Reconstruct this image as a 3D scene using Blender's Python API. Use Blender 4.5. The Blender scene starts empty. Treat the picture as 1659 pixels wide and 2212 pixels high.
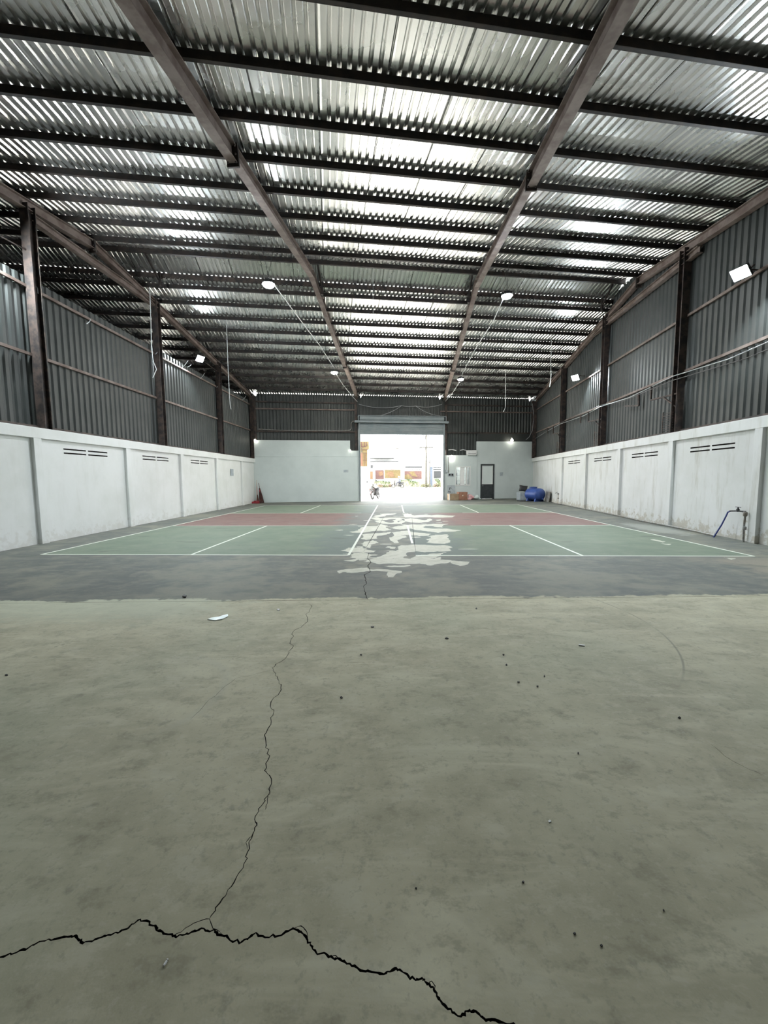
import bpy, bmesh, math, random
from mathutils import Vector, Matrix
from mathutils.geometry import delaunay_2d_cdt
random.seed(7)
S = bpy.context.scene
COL = S.collection
PI = math.pi

# ------------------------------------------------------------------ camera
F_PX, PITCH, YAW, ROLL, CAM_H = 843.1, 0.0878, -0.0263, -0.0084, 1.457
def cam_axes():
    fw = Vector((math.sin(YAW), math.cos(YAW), 0)); rt = Vector((math.cos(YAW), -math.sin(YAW), 0)); up = Vector((0, 0, 1))
    F = fw*math.cos(PITCH) - up*math.sin(PITCH); U = up*math.cos(PITCH) + fw*math.sin(PITCH)
    R2 = rt*math.cos(ROLL) + U*math.sin(ROLL); U2 = U*math.cos(ROLL) - rt*math.sin(ROLL)
    return F, R2, U2
CF, CR, CU = cam_axes()
cd = bpy.data.cameras.new('camera'); cam = bpy.data.objects.new('camera', cd); COL.objects.link(cam)
cd.sensor_fit = 'HORIZONTAL'; cd.sensor_width = 36.0; cd.lens = 36.0*F_PX/1659.0
cd.clip_start = 0.05; cd.clip_end = 500
M = Matrix((CR, CU, -CF)).transposed().to_4x4(); M.translation = Vector((0, 0, CAM_H)); cam.matrix_world = M
S.camera = cam

# ------------------------------------------------------------------ sky, sun, exposure
w = bpy.data.worlds.new('sky'); S.world = w; w.use_nodes = True
bg = w.node_tree.nodes['Background']; bg.inputs[0].default_value = (0.93, 0.97, 1.0, 1); bg.inputs[1].default_value = 8.0
sl = bpy.data.lights.new('sun', 'SUN'); sl.energy = 60.0; sl.angle = math.radians(3); sl.color = (1, .96, .88)
so = bpy.data.objects.new('sun', sl); COL.objects.link(so); so.rotation_euler = (math.radians(4), math.radians(-33), 0)
vs = S.view_settings; vs.view_transform = 'Standard'; vs.look = 'None'; vs.exposure = 0.1; vs.gamma = 1.0; vs.use_curve_mapping = False
S.display_settings.display_device = 'sRGB'
try:
    S.cycles.use_denoising = True; S.cycles.denoiser = 'OPENIMAGEDENOISE'
    S.cycles.sample_clamp_indirect = 12.0; S.cycles.max_bounces = 5; S.cycles.diffuse_bounces = 3; S.cycles.glossy_bounces = 3; S.cycles.transmission_bounces = 4; S.cycles.caustics_reflective = False; S.cycles.caustics_refractive = False
    S.cycles.use_light_tree = False; S.cycles.use_adaptive_sampling = True; S.cycles.adaptive_threshold = .08; S.cycles.adaptive_min_samples = 16
except Exception: pass
LAMP = 1100.0         # radiance of the high bay lenses
FLOOD = 1400.0

# ------------------------------------------------------------------ materials
class NT:
    def __init__(s, name):
        s.m = bpy.data.materials.new(name); s.m.use_nodes = True; s.t = s.m.node_tree; s.b = s.t.nodes['Principled BSDF']
    def n(s, ty, **kw):
        nd = s.t.nodes.new(ty)
        for k, v in kw.items(): setattr(nd, k, v)
        return nd
    def put(s, sock, v):
        if isinstance(v, bpy.types.NodeSocket): s.t.links.new(v, sock)
        elif isinstance(v, (tuple, list)): sock.default_value = (*v, 1) if len(v) == 3 and sock.type == 'RGBA' else v
        else: sock.default_value = v
    def math(s, op, a, b=0.0, clamp=False):
        nd = s.n('ShaderNodeMath', operation=op, use_clamp=clamp); s.put(nd.inputs[0], a); s.put(nd.inputs[1], b); return nd.outputs[0]
    def mix(s, f, a, b, mode='MIX'):
        nd = s.n('ShaderNodeMix', data_type='RGBA', blend_type=mode); s.put(nd.inputs[0], f); s.put(nd.inputs[6], a); s.put(nd.inputs[7], b); return nd.outputs[2]
    def ss(s, v, lo, hi):
        nd = s.n('ShaderNodeMapRange', interpolation_type='SMOOTHSTEP'); s.put(nd.inputs[0], v); s.put(nd.inputs[1], lo); s.put(nd.inputs[2], hi); return nd.outputs[0]
    def pos(s): return s.n('ShaderNodeNewGeometry').outputs['Position']
    def obj(s): return s.n('ShaderNodeTexCoord').outputs['Object']
    def scaled(s, v, sc, rot=(0, 0, 0)):
        nd = s.n('ShaderNodeMapping'); s.put(nd.inputs[0], v); nd.inputs['Scale'].default_value = sc; nd.inputs['Rotation'].default_value = rot; return nd.outputs[0]
    def noise(s, v, scale, detail=6, rough=.6, dist=0.0):
        nd = s.n('ShaderNodeTexNoise'); s.put(nd.inputs['Vector'], v); nd.inputs['Scale'].default_value = scale; nd.inputs['Detail'].default_value = detail
        nd.inputs['Roughness'].default_value = rough; nd.inputs['Distortion'].default_value = dist; return nd.outputs[0]
    def base(s, v): s.put(s.b.inputs['Base Color'], v)
    def rough(s, v): s.put(s.b.inputs['Roughness'], v)
    def metal(s, v): s.put(s.b.inputs['Metallic'], v)
    def bump(s, h, st=.3, d=.01):
        nd = s.n('ShaderNodeBump'); nd.inputs['Strength'].default_value = st; nd.inputs['Distance'].default_value = d; s.put(nd.inputs['Height'], h)
        s.t.links.new(nd.outputs[0], s.b.inputs['Normal'])

def worn(name, c1, c2, scale=4, rough=.6, metal=0.0, bump=.15, sc=(1, 1, 1), lo=.35, hi=.65):
    k = NT(name); v = k.obj(); v = k.scaled(v, sc)
    n = k.noise(v, scale, 3, .62); k.base(k.mix(k.ss(n, lo, hi), c1, c2)); k.rough(rough); k.metal(metal)
    if bump: k.bump(n, bump, .004)
    return k.m
def emis(name, col, strength, back=(.8, .8, .8)):
    k = NT(name); k.base(back); k.put(k.b.inputs['Emission Color'], col); k.b.inputs['Emission Strength'].default_value = strength; k.rough(.4); return k.m

MAT = {}
MAT['black_plastic'] = worn('black_plastic', (.012, .012, .013), (.025, .025, .027), 30, .45, 0, .03)
MAT['white_paint'] = worn('white_paint', (.74, .75, .74), (.82, .82, .8), 5, .5, 0, .04)
MAT['white_plastic'] = worn('white_plastic', (.72, .73, .72), (.8, .8, .8), 9, .4, 0, .02)
MAT['purlin'] = worn('dark_steel', (.02, .018, .018), (.042, .03, .026), 6, .6, .3, .1)
MAT['rust'] = worn('rusty_steel', (.13, .092, .075), (.215, .17, .15), 3.5, .75, .1, .25)
MAT['rust_dark'] = worn('dark_rusty_steel', (.03, .026, .025), (.085, .06, .05), 5, .7, .2, .2)
MAT['cable_w'] = worn('white_cable', (.6, .62, .62), (.72, .72, .7), 12, .5)
MAT['cable_b'] = worn('black_cable', (.02, .02, .022), (.05, .05, .05), 12, .5)
MAT['cable_g'] = worn('grey_cable', (.3, .32, .33), (.42, .43, .43), 12, .5)
MAT['pvc'] = worn('grey_pipe', (.30, .31, .3), (.2, .17, .14), 8, .5)
MAT['blue_hose'] = worn('blue_hose', (.03, .05, .2), (.05, .075, .28), 8, .45)
MAT['blue_tank'] = worn('blue_plastic', (.025, .06, .24), (.05, .10, .33), 3, .4, 0, .05)
MAT['card'] = worn('cardboard', (.25, .12, .075), (.34, .17, .11), 4, .8)
MAT['card2'] = worn('light_cardboard', (.30, .21, .13), (.38, .28, .18), 4, .8)
MAT['tape'] = worn('packing_tape', (.55, .48, .38), (.65, .58, .46), 6, .35)
MAT['pink_bag'] = worn('pink_plastic', (.6, .28, .3), (.75, .5, .5), 12, .5)
MAT['clear_bag'] = worn('pale_plastic', (.5, .58, .55), (.68, .74, .72), 12, .35)
MAT['grey_board'] = worn('grey_board', (.36, .41, .44), (.46, .5, .52), 8, .6)
MAT['mark'] = worn('dark_marks', (.05, .05, .055), (.1, .1, .1), 20, .7)
MAT['sign_blue'] = worn('sign_blue', (.2, .27, .36), (.3, .36, .44), 20, .6)
MAT['red_plastic'] = worn('red_plastic', (.28, .03, .045), (.36, .05, .06), 8, .45)
MAT['brown_bristle'] = worn('brown_bristle', (.04, .016, .013), (.11, .04, .03), 25, .8, 0, .4, (1, 1, .1))
MAT['wood'] = worn('wooden_handle', (.42, .35, .27), (.55, .47, .36), 9, .6, 0, .1, (1, 1, .2))
MAT['door_dark'] = worn('dark_door_panel', (.028, .034, .036), (.045, .05, .052), 6, .5)
MAT['lamp_case'] = worn('lamp_housing', (.05, .05, .055), (.1, .1, .1), 9, .5, .3)
MAT['lens'] = emis('lamp_lens', (.90, .95, 1.0), LAMP)
MAT['lens_warm'] = emis('lamp_lens_warm', (1.0, .97, .86), LAMP*.75)
MAT['flood_lens'] = emis('flood_lens', (.86, .96, 1.0), FLOOD)
MAT['bulb'] = emis('bulb_glass', (1.0, .95, .82), 25.0)
MAT['tyre'] = worn('tyre_rubber', (.007, .007, .008), (.013, .013, .013), 12, .85)
MAT['rubber_mat'] = worn('rubber', (.02, .02, .02), (.03, .03, .03), 9, .8)
MAT['bike_dark'] = worn('scooter_plastic', (.004, .004, .005), (.008, .008, .009), 9, .85)
MAT['bike_white'] = worn('scooter_white', (.018, .018, .02), (.024, .025, .027), 9, .8)
MAT['bike_red'] = worn('scooter_red', (.014, .005, .006), (.019, .008, .009), 9, .8)
MAT['chrome'] = worn('bright_metal', (.5, .5, .5), (.6, .6, .6), 9, .25, .9)
MAT['rim'] = worn('wheel_rim', (.35, .36, .37), (.45, .45, .46), 9, .35, .6)

def metal_sheet(name, c1, c2, metal, r1, r2):
    k = NT(name); v = k.pos()
    n = k.noise(v, 1.3, 3, .6); n2 = k.noise(v, 22, 2, .6)
    c = k.mix(k.ss(n, .3, .7), c1, c2); c = k.mix(k.math('MULTIPLY', k.ss(n2, .64, .74), .12), c, (.1, .09, .085))
    k.base(c); k.metal(metal); k.rough(k.mix(n, (r1,)*3, (r2,)*3))
    return k.m
MAT['roof'] = metal_sheet('galvanised_roof_sheet', (.66, .665, .65), (.78, .775, .75), .9, .22, .33)
MAT['clad'] = metal_sheet('wall_cladding_sheet', (.036, .042, .04), (.056, .06, .057), .25, .45, .58)
MAT['shutter'] = metal_sheet('shutter_steel', (.20, .235, .25), (.27, .30, .31), .15, .6, .75)

def plaster(name, dirt, br=1.0):
    k = NT(name); v = k.pos(); sp = k.n('ShaderNodeSeparateXYZ'); k.put(sp.inputs[0], v); z = sp.outputs[2]
    n = k.noise(v, .9, 4, .65); n2 = k.noise(v, 5, 4, .7); n3 = k.noise(k.scaled(v, (3, 3, .5)), 1.4, 4, .7)
    c = k.mix(k.ss(n, .35, .7), (.80*br, .81*br, .80*br), (.73*br, .745*br, .72*br))
    st = k.math('MULTIPLY', k.ss(n3, .48, .74), dirt); c = k.mix(st, c, (.42, .41, .34))
    # peeled, stained band with ragged upper edge at the foot of the wall
    foot = k.ss(k.math('ADD', z, k.math('MULTIPLY', k.math('SUBTRACT', n2, .5), 1.6)), .22, .02)
    c = k.mix(k.math('MULTIPLY', foot, .10 + dirt*.9), c, (.40, .36, .27))
    pl = k.math('MULTIPLY', k.ss(n2, .66, .70), k.ss(z, .7, .1)); c = k.mix(k.math('MULTIPLY', pl, .15 + dirt*.8), c, (.38, .36, .32))
    k.base(c); k.rough(.75); k.bump(n2, .25, .006); return k.m
MAT['plaster_l'] = plaster('white_plaster_clean', .10)
MAT['plaster_r'] = plaster('white_plaster_stained', .55, .9)
def backplaster():
    k = NT('pale_plaster_back'); v = k.pos(); n = k.noise(v, 1.1, 6, .6); k.base(k.mix(k.ss(n, .3, .7), (.63, .69, .68), (.57, .63, .62))); k.rough(.6); k.bump(k.noise(v, 14, 5, .6), .12, .004); return k.m
MAT['plaster_b'] = backplaster()
MAT['void'] = worn('vent_slot_dark', (.02, .018, .018), (.05, .04, .035), 8, .9)  # near-black colour stands in for the shade inside the shallow vent slots

# ---- floor paint layout (metres; court lines fitted on the real pickleball size)
TC = -0.0287; Y0 = 7.242
XL = [-6.987, -3.941, -0.87, 0.398, 3.452, 6.435]
YC = [Y0, Y0+4.572, Y0+8.839, Y0+13.411]
def floor_mat():
    k = NT('floor_concrete_and_court_paint'); v = k.pos(); sp = k.n('ShaderNodeSeparateXYZ'); k.put(sp.inputs[0], v); X, Y = sp.outputs[0], sp.outputs[1]
    A = lambda a, b: k.math('ADD', a, b); Mu = lambda a, b: k.math('MULTIPLY', a, b); Su = lambda a, b: k.math('SUBTRACT', a, b)
    big = k.noise(v, .35, 2, .55); mid = k.noise(v, 1.4, 4, .68); fine = k.noise(v, 9, 4, .72); grit = k.noise(v, 130, 1, .7)
    swirl = k.noise(k.scaled(v, (1.0, 3.2, 1), (0, 0, .5)), 1.1, 4, .7, .8)
    con = k.mix(k.ss(mid, .32, .7), (.39, .365, .25), (.55, .515, .365))
    con = k.mix(Mu(k.ss(swirl, .46, .7), .65), con, (.66, .63, .46))
    con = k.mix(Mu(k.ss(big, .45, .65), .5), con, (.36, .385, .275))
    con = k.mix(Mu(k.ss(fine, .56, .72), .5), con, (.22, .205, .155))
    dk = k.ss(A(k.noise(v, .8, 4, .72), Mu(Su(X, 1.5), .012)), .62, .75); con = k.mix(Mu(dk, .62), con, (.19, .195, .155))
    con = k.mix(Mu(k.ss(grit, .3, .75), .18), con, (.48, .46, .38))
    m2 = k.noise(k.scaled(v, (1, 1.7, 1), (0, 0, -.3)), 3.6, 5, .78); m3 = k.noise(v, 26, 3, .72)
    con = k.mix(Mu(k.ss(m2, .52, .66), .5), con, (.27, .25, .175)); con = k.mix(Mu(k.ss(m2, .48, .36), .4), con, (.58, .56, .43)); con = k.mix(Mu(k.ss(m3, .54, .7), .35), con, (.24, .225, .17)); con = k.mix(Mu(k.ss(m3, .44, .3), .35), con, (.53, .51, .41))
    # pale cement skim left of the joint
    sk = Mu(k.ss(A(X, Mu(Su(m2, .5), 3.0)), -1.5, -2.6), Mu(k.ss(A(Y, Mu(Su(m2, .5), 1.4)), 3.6, 4.2), k.ss(Y, 5.0, 4.75)))
    con = k.mix(Mu(sk, .6), con, (.50, .53, .41))
    # trowel arc scuffs (a ring on the left, an arc on the right)
    def ring(cx, cy, r, wd, am, col, base, x0=-99, y0=-99):
        dx, dy = Su(X, cx), Su(Y, cy); rr = k.math('SQRT', A(Mu(dx, dx), Mu(dy, dy)))
        d = k.math('ABSOLUTE', Su(rr, r)); return k.mix(Mu(Mu(k.ss(d, wd, 0.0), Mu(k.ss(mid, .35, .6), am)), Mu(k.ss(X, x0-.3, x0+.3), k.ss(Y, y0-.3, y0+.3))), base, col)
    con = ring(-1.75, 2.5, .55, .06, .3, (.45, .45, .37), con, -1.7, -9)
    con = ring(.75, 3.9, 1.75, .014, .6, (.17, .16, .13), con, 1.3, 2.5)
    # painted apron, edge wanders like spilled paint
    jl = A(Su(Y, 4.575), Mu(X, -.03)); wob = Mu(Su(k.noise(v, 1.6, 4, .72), .5), .55)
    apron = k.ss(A(Su(jl, .05), k.math('MAXIMUM', wob, -.04)), .0, .05)
    gp = k.mix(k.ss(mid, .35, .68), (.094, .102, .094), (.15, .154, .132))
    gp = k.mix(Mu(k.ss(swirl, .48, .7), .6), gp, (.205, .21, .178))
    gp = k.mix(Mu(k.ss(A(k.noise(v, .55, 4, .72), Mu(k.ss(Y, 7.4, 5.2), .05)),   .50, .64), .8), gp, (.21, .205, .162))
    gp = k.mix(k.math('MULTIPLY', k.ss(A(X, Mu(Su(mid, .5), 2.5)), 5.0, 5.9), Mu(k.ss(Y, 7.2, 6.5), .8)), gp, (.27, .235, .185))
    gp = k.mix(Mu(k.ss(m2, .5, .64), .45), gp, (.21, .205, .165)); gp = k.mix(Mu(k.ss(m3, .54, .7), .3), gp, (.075, .085, .085)); gp = k.mix(Mu(k.ss(m2, .46, .34), .4), gp, (.09, .105, .108))
    col = k.mix(apron, con, gp)
    # courts
    yy = Su(Y, Mu(X, TC))
    def band(a, lo, hi, wdt=.01): return Mu(k.ss(a, lo-wdt, lo+wdt), k.ss(a, hi+wdt, hi-wdt))
    incourt = A(band(X, XL[0], XL[2]), band(X, XL[3], XL[5])); iny = band(yy, YC[0], YC[3])
    kit = band(yy, YC[1], YC[2])
    fade = A(k.ss(k.math('ABSOLUTE', Su(X, -.1)), .6, 3.2), Mu(Su(mid, .5), 1.2)); fade = k.ss(fade, .1, .6)
    grn = k.mix(k.ss(mid, .3, .7), (.125, .162, .118), (.172, .205, .152)); grn = k.mix(Mu(k.ss(swirl, .5, .75), .5), grn, (.225, .24, .19))
    grn = k.mix(fade, (.125, .152, .135), grn)
    red = k.mix(k.ss(mid, .3, .7), (.165, .088, .078), (.205, .128, .112)); red = k.mix(Mu(k.ss(swirl, .5, .72), .55), red, (.22, .185, .155)); red = k.mix(fade, (.14, .14, .128), red)
    col = k.mix(Mu(incourt, iny), col, k.mix(kit, grn, red))
    col = k.mix(Mu(Mu(k.ss(m2, .53, .68), .4), Mu(incourt, iny)), col, (.22, .225, .185)); col = k.mix(Mu(Mu(k.ss(m3, .55, .7), .3), Mu(incourt, iny)), col, (.10, .125, .10))
    stain = Mu(k.ss(k.noise(k.scaled(v, (1, 2.2, 1)), .9, 1, .4), .68, .72), .4); col = k.mix(Mu(stain, apron), col, (.075, .088, .072))
    ex, ey = Mu(Su(X, 7.15), 1.6), Mu(Su(Y, 10.9), .55); el = A(k.math('SQRT', A(Mu(ex, ex), Mu(ey, ey))), Mu(Su(m2, .5), 1.6)); col = k.mix(Mu(k.ss(el, .85, .45), .75), col, (.30, .31, .28))
    k.base(col)
    k.rough(k.mix(apron, k.mix(mid, (.62,)*3, (.78,)*3), k.mix(mid, (.58,)*3, (.74,)*3))); k.b.inputs['Specular IOR Level'].default_value = .3
    k.bump(A(Mu(fine, .6), Mu(grit, .25)), .22, .004); return k.m
MAT['floor'] = floor_mat()
def bare_mat():
    k = NT('bare_peeled_screed'); v = k.pos(); n = k.noise(v, 6, 7, .7); k.base(k.mix(k.ss(n, .35, .62), (.40, .40, .32), (.50, .49, .41))); k.rough(.6); k.bump(n, .3, .004); return k.m
MAT['bare'] = bare_mat()
MAT['crack'] = worn('crack_earth', (.012, .011, .009), (.03, .027, .02), 30, .95)
def line_mat():
    k = NT('worn_white_line'); v = k.pos(); n = k.noise(v, 14, 6, .75); k.base(k.mix(k.ss(n, .58, .74), (.66, .69, .6), (.34, .37, .31))); k.rough(.5); return k.m
MAT['line'] = line_mat()

# ------------------------------------------------------------------ mesh helpers
class MB:
    def __init__(s): s.v = []; s.f = []; s.mi = []
    def add(s, vs, fs, mi=0):
        o = len(s.v); s.v += [tuple(x) for x in vs]; s.f += [tuple(o+i for i in f) for f in fs]; s.mi += [mi]*len(fs); return s
    def box(s, c, d, ax=None, mi=0):
        c = Vector(c); ax = ax or (Vector((1, 0, 0)), Vector((0, 1, 0)), Vector((0, 0, 1)))
        h = [ax[i]*(d[i]/2) for i in range(3)]
        vs = [c + h[0]*a + h[1]*b + h[2]*e for e in (-1, 1) for b in (-1, 1) for a in (-1, 1)]
        return s.add(vs, [(0, 2, 3, 1), (4, 5, 7, 6), (0, 1, 5, 4), (2, 6, 7, 3), (0, 4, 6, 2), (1, 3, 7, 5)], mi)
    def beam(s, a, b, wd, ht, up=(0, 0, 1), mi=0):
        a, b = Vector(a), Vector(b); d = (b-a); L = d.length; d.normalize(); r = d.cross(Vector(up)); r.normalize(); u = r.cross(d)
        if L < 2.5: return s.box((a+b)/2, (L, wd, ht), (d, r, u), mi)
        return s.longbox(a, d, r, u, L, wd, ht, mi)
    def longbox(s, a, d, r, u, L, wd, ht, mi=0):      # box cut into metre lengths
        n = max(1, int(round(L))); vs = []
        for i in range(n+1):
            c = a + d*(L*i/n); vs += [c - r*wd/2 - u*ht/2, c + r*wd/2 - u*ht/2, c + r*wd/2 + u*ht/2, c - r*wd/2 + u*ht/2]
        fs = [(0, 3, 2, 1), (4*n, 4*n+1, 4*n+2, 4*n+3)] + [(4*i+k, 4*i+(k+1) % 4, 4*i+4+(k+1) % 4, 4*i+4+k) for i in range(n) for k in range(4)]
        return s.add(vs, fs, mi)
    def ibeam(s, a, b, wd, ht, tf=.016, tw=.012, up=(0, 0, 1)):
        a, b = Vector(a), Vector(b); d = (b-a); L = d.length; d.normalize(); r = d.cross(Vector(up)); r.normalize(); u = r.cross(d); m = (a+b)/2
        s.longbox(a + u*(ht/2-tf/2), d, r, u, L, wd, tf); s.longbox(a - u*(ht/2-tf/2), d, r, u, L, wd, tf); s.longbox(a, d, r, u, L, tw, ht-2*tf); return s
    def tube(s, pts, r, n=8, mi=0, caps=True):
        pts = [Vector(p) for p in pts]; rr = r if isinstance(r, (list, tuple)) else [r]*len(pts); rings = []
        ref = None
        for i, p in enumerate(pts):
            t = (pts[min(i+1, len(pts)-1)] - pts[max(i-1, 0)])
            if t.length < 1e-9: t = Vector((0, 0, 1))
            t.normalize()
            if ref is None: ref = t.orthogonal().normalized()
            ref = (ref - t*ref.dot(t)); ref = ref.normalized() if ref.length > 1e-6 else t.orthogonal().normalized()
            b = t.cross(ref); rings.append([p + (ref*math.cos(2*PI*k/n) + b*math.sin(2*PI*k/n))*rr[i] for k in range(n)])
        vs = [q for g in rings for q in g]; fs = []
        for i in range(len(rings)-1):
            for k in range(n): fs.append((i*n+k, i*n+(k+1) % n, (i+1)*n+(k+1) % n, (i+1)*n+k))
        if caps: fs.append(tuple(range(n))[::-1]); fs.append(tuple((len(rings)-1)*n+k for k in range(n)))
        return s.add(vs, fs, mi)
    def lathe(s, prof, n=20, c=(0, 0, 0), ax=(0, 0, 1), mi=0):
        ax = Vector(ax).normalized(); a = ax.orthogonal().normalized(); b = ax.cross(a); c = Vector(c)
        vs = [c + ax*z + (a*math.cos(2*PI*k/n) + b*math.sin(2*PI*k/n))*r for (r, z) in prof for k in range(n)]; fs = []
        for i in range(len(prof)-1):
            for k in range(n): fs.append((i*n+k, i*n+(k+1) % n, (i+1)*n+(k+1) % n, (i+1)*n+k))
        fs.append(tuple(range(n))[::-1]); fs.append(tuple((len(prof)-1)*n+k for k in range(n)))
        return s.add(vs, fs, mi)
    def prism(s, poly, z0, z1, mi=0, fr=None):
        n = len(poly); fr = fr or (lambda x, y, z: (x, y, z))
        vs = [fr(x, y, z0) for x, y in poly] + [fr(x, y, z1) for x, y in poly]
        fs = [tuple(range(n))[::-1], tuple(range(n, 2*n))] + [(i, (i+1) % n, n+(i+1) % n, n+i) for i in range(n)]
        return s.add(vs, fs, mi)
    def mesh(s, name, mats, smooth=False):
        me = bpy.data.meshes.new(name); me.from_pydata(s.v, [], s.f)
        for m in (mats if isinstance(mats, (list, tuple)) else [mats]): me.materials.append(m)
        me.polygons.foreach_set('material_index', s.mi)
        bm = bmesh.new(); bm.from_mesh(me); bmesh.ops.recalc_face_normals(bm, faces=bm.faces); bm.to_mesh(me); bm.free()
        if smooth: me.polygons.foreach_set('use_smooth', [True]*len(me.polygons))
        me.update(); return me
    def obj(s, name, mats, parent=None, smooth=False, bevel=0.0, origin=None):
        me = s.mesh(name, mats, smooth); o = bpy.data.objects.new(name, me); COL.objects.link(o)
        if origin is not None:
            me.transform(Matrix.Translation(-Vector(origin))); o.location = origin
        if parent is not None: o.parent = parent; o.matrix_parent_inverse = Matrix.Identity(4)
        if bevel:
            md = o.modifiers.new('bevel', 'BEVEL'); md.width = bevel; md.segments = 2; md.limit_method = 'ANGLE'
        return o
def sharp_smooth(o, ang=40):
    me = o.data; me.polygons.foreach_set('use_smooth', [True]*len(me.polygons))
    try: me.set_sharp_from_angle(angle=math.radians(ang))
    except Exception: pass
    return o
def empty(name, loc=(0, 0, 0), rz=0.0, parent=None):
    o = bpy.data.objects.new(name, None); COL.objects.link(o); o.location = loc; o.rotation_euler = (0, 0, rz)
    if parent is not None: o.parent = parent
    return o
def tag(o, label=None, cat=None, group=None, kind=None):
    if label: o['label'] = label
    if cat: o['category'] = cat
    if group: o['group'] = group
    if kind: o['kind'] = kind
    return o
def inst(src, parent=None, loc=None, mat=None):
    o = src.copy(); COL.objects.link(o)
    if parent is not None: o.parent = parent
    if loc is not None: o.location = loc
    return o
def copy_tree(o, parent=None):
    c = o.copy(); COL.objects.link(c); c.parent = parent
    for ch in [x for x in bpy.data.objects if x.parent == o]: copy_tree(ch, c)
    return c

# ------------------------------------------------------------------ plan of the hall
TP = 0.165                                   # purlins and back wall run skew to the side walls
TH = math.atan(TP); EA = Vector((math.cos(TH), math.sin(TH), 0)); EC = Vector((-math.sin(TH), math.cos(TH), 0)); CT = math.cos(TH)
Zv = Vector((0, 0, 1))
CBACK = 24.8; CFRONT = -4.0
def lx(y): return -7.95 - .0165*y            # plaster faces
def rx(y): return 6.87 + .087*y
def by(x): return CBACK + TP*x
def fy(x): return CFRONT + TP*x
def cc(x, y): return y - TP*x
KR = .14
def zlow(c):                                  # underside of the purlins
    return 6.45 + KR*(CBACK - c) if c > 13.6 else 8.0 - KR*(12.44 - c)
def zroof(c): return zlow(c) + .12
def AC(a, c, z): return EA*a + EC*(c*CT) + Zv*z          # roof frame to world
def back_pt(x, z, off=0.0):                   # point on the back wall, off = distance into the hall
    p = Vector((x, by(x), z)); return p - EC*off
HW = 2.66                                     # plaster wall height

# ------------------------------------------------------------------ pixel to floor helper (used to trace marks on the real floor plane)
def ray(u, v): return (CF + CR*((u-829.5)/F_PX) + CU*((1106-v)/F_PX))
def fl(u, v, z=0.0):
    d = ray(u, v); t = (z-CAM_H)/d.z; return Vector((d.x*t, d.y*t, z))
def at_c(u, v, c):
    d = ray(u, v); t = c/(d.y - TP*d.x); return Vector((0, 0, CAM_H)) + d*t
def on_left(u, v, off=0.0):
    d = ray(u, v); t = (-7.95+off)/(d.x + .0165*d.y); return Vector((0, 0, CAM_H)) + d*t
def on_right(u, v, off=0.0):
    d = ray(u, v); t = (6.87-off)/(d.x - .087*d.y); return Vector((0, 0, CAM_H)) + d*t
def on_back(u, v, off=0.0): return at_c(u, v, CBACK - off/CT)

# ================================================================== FLOOR
def ribbon(pts, w0, jit=0.0, sub=3):
    # jagged crack outline of varying width
    P = [Vector((p[0], p[1])) for p in pts]; Q = []
    for i in range(len(P)-1):
        for k in range(sub):
            t = k/sub; q = P[i].lerp(P[i+1], t)
            L = (P[i+1]-P[i]).length
            if k: q += Vector((random.uniform(-1, 1), random.uniform(-1, 1)))*jit*L
            Q.append(q)
    Q.append(P[-1]); l, r = [], []
    for i, q in enumerate(Q):
        t = (Q[min(i+1, len(Q)-1)] - Q[max(i-1, 0)]); t.normalize(); nrm = Vector((-t.y, t.x))
        e = 1.0 if 0 < i < len(Q)-1 else .15
        a, b = w0*random.uniform(.3, 1.0)*e, w0*random.uniform(.3, 1.0)*e
        l.append(q + nrm*a/2); r.append(q - nrm*b/2)
    return l + r[::-1]
def px(lst, ox, oy, sc): return [fl(ox + x/sc, oy + y/sc) for x, y in lst]
main_a = [(-40, 752), (0, 735), (70, 715), (140, 682), (210, 657), (290, 647), (330, 646), (360, 675), (420, 655), (480, 640), (550, 612), (605, 573), (660, 600), (700, 625), (745, 645), (790, 640), (840, 622), (880, 612), (930, 625), (970, 645), (1035, 675), (1070, 655), (1105, 630), (1145, 650), (1210, 642), (1265, 612), (1310, 635), (1330, 660), (1350, 700), (1420, 735), (1470, 745), (1520, 775), (1580, 795), (1659, 808)]
main_b = [(45, 785), (75, 795), (110, 828), (165, 828), (185, 850), (215, 872), (240, 920), (275, 960), (330, 990), (370, 965), (400, 975), (430, 1000), (480, 1005), (560, 1025), (640, 1060), (720, 1075)]
main = px(main_a, 0, 1700, 2.0) + px(main_b, 830, 1700, 2.0)
lng_a = [(905, 570), (950, 500), (1000, 430), (1050, 350), (1070, 280), (1090, 210), (1110, 165), (1100, 140), (1130, 80), (1165, 20)]
lng_b = [(1165, 990), (1142, 970), (1165, 905), (1150, 860), (1142, 815), (1170, 770), (1183, 715), (1168, 690), (1215, 620), (1205, 580), (1190, 560), (1175, 525), (1200, 505), (1240, 475), (1268, 430), (1260, 380), (1310, 340), (1335, 285), (1338, 250)]
lng = px(lng_a, 0, 1700, 2.0) + px(lng_b, 0, 1180, 2.0)
loops = [px([(745, 645), (800, 610), (860, 580), (905, 570), (920, 610), (960, 635)], 0, 1700, 2.0),
         px([(1265, 612), (1300, 600), (1325, 625), (1330, 660)], 0, 1700, 2.0),
         px([(1090, 210), (1062, 240), (1068, 275)], 0, 1700, 2.0), px([(1165, 20), (1155, 70), (1145, 100)], 0, 1700, 2.0),
         px([(185, 850), (205, 838), (220, 860), (218, 878)], 830, 1700, 2.0), px([(1420, 735), (1450, 728), (1480, 750), (1500, 770)], 0, 1700, 2.0)]
hair = [px([(1175, 535), (1100, 553), (1020, 570), (950, 625), (880, 690), (820, 750)], 0, 1180, 2.0),
        px([(1410, 855), (1470, 905), (1550, 950), (1640, 990)], 830, 1180, 2.0)]
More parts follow.
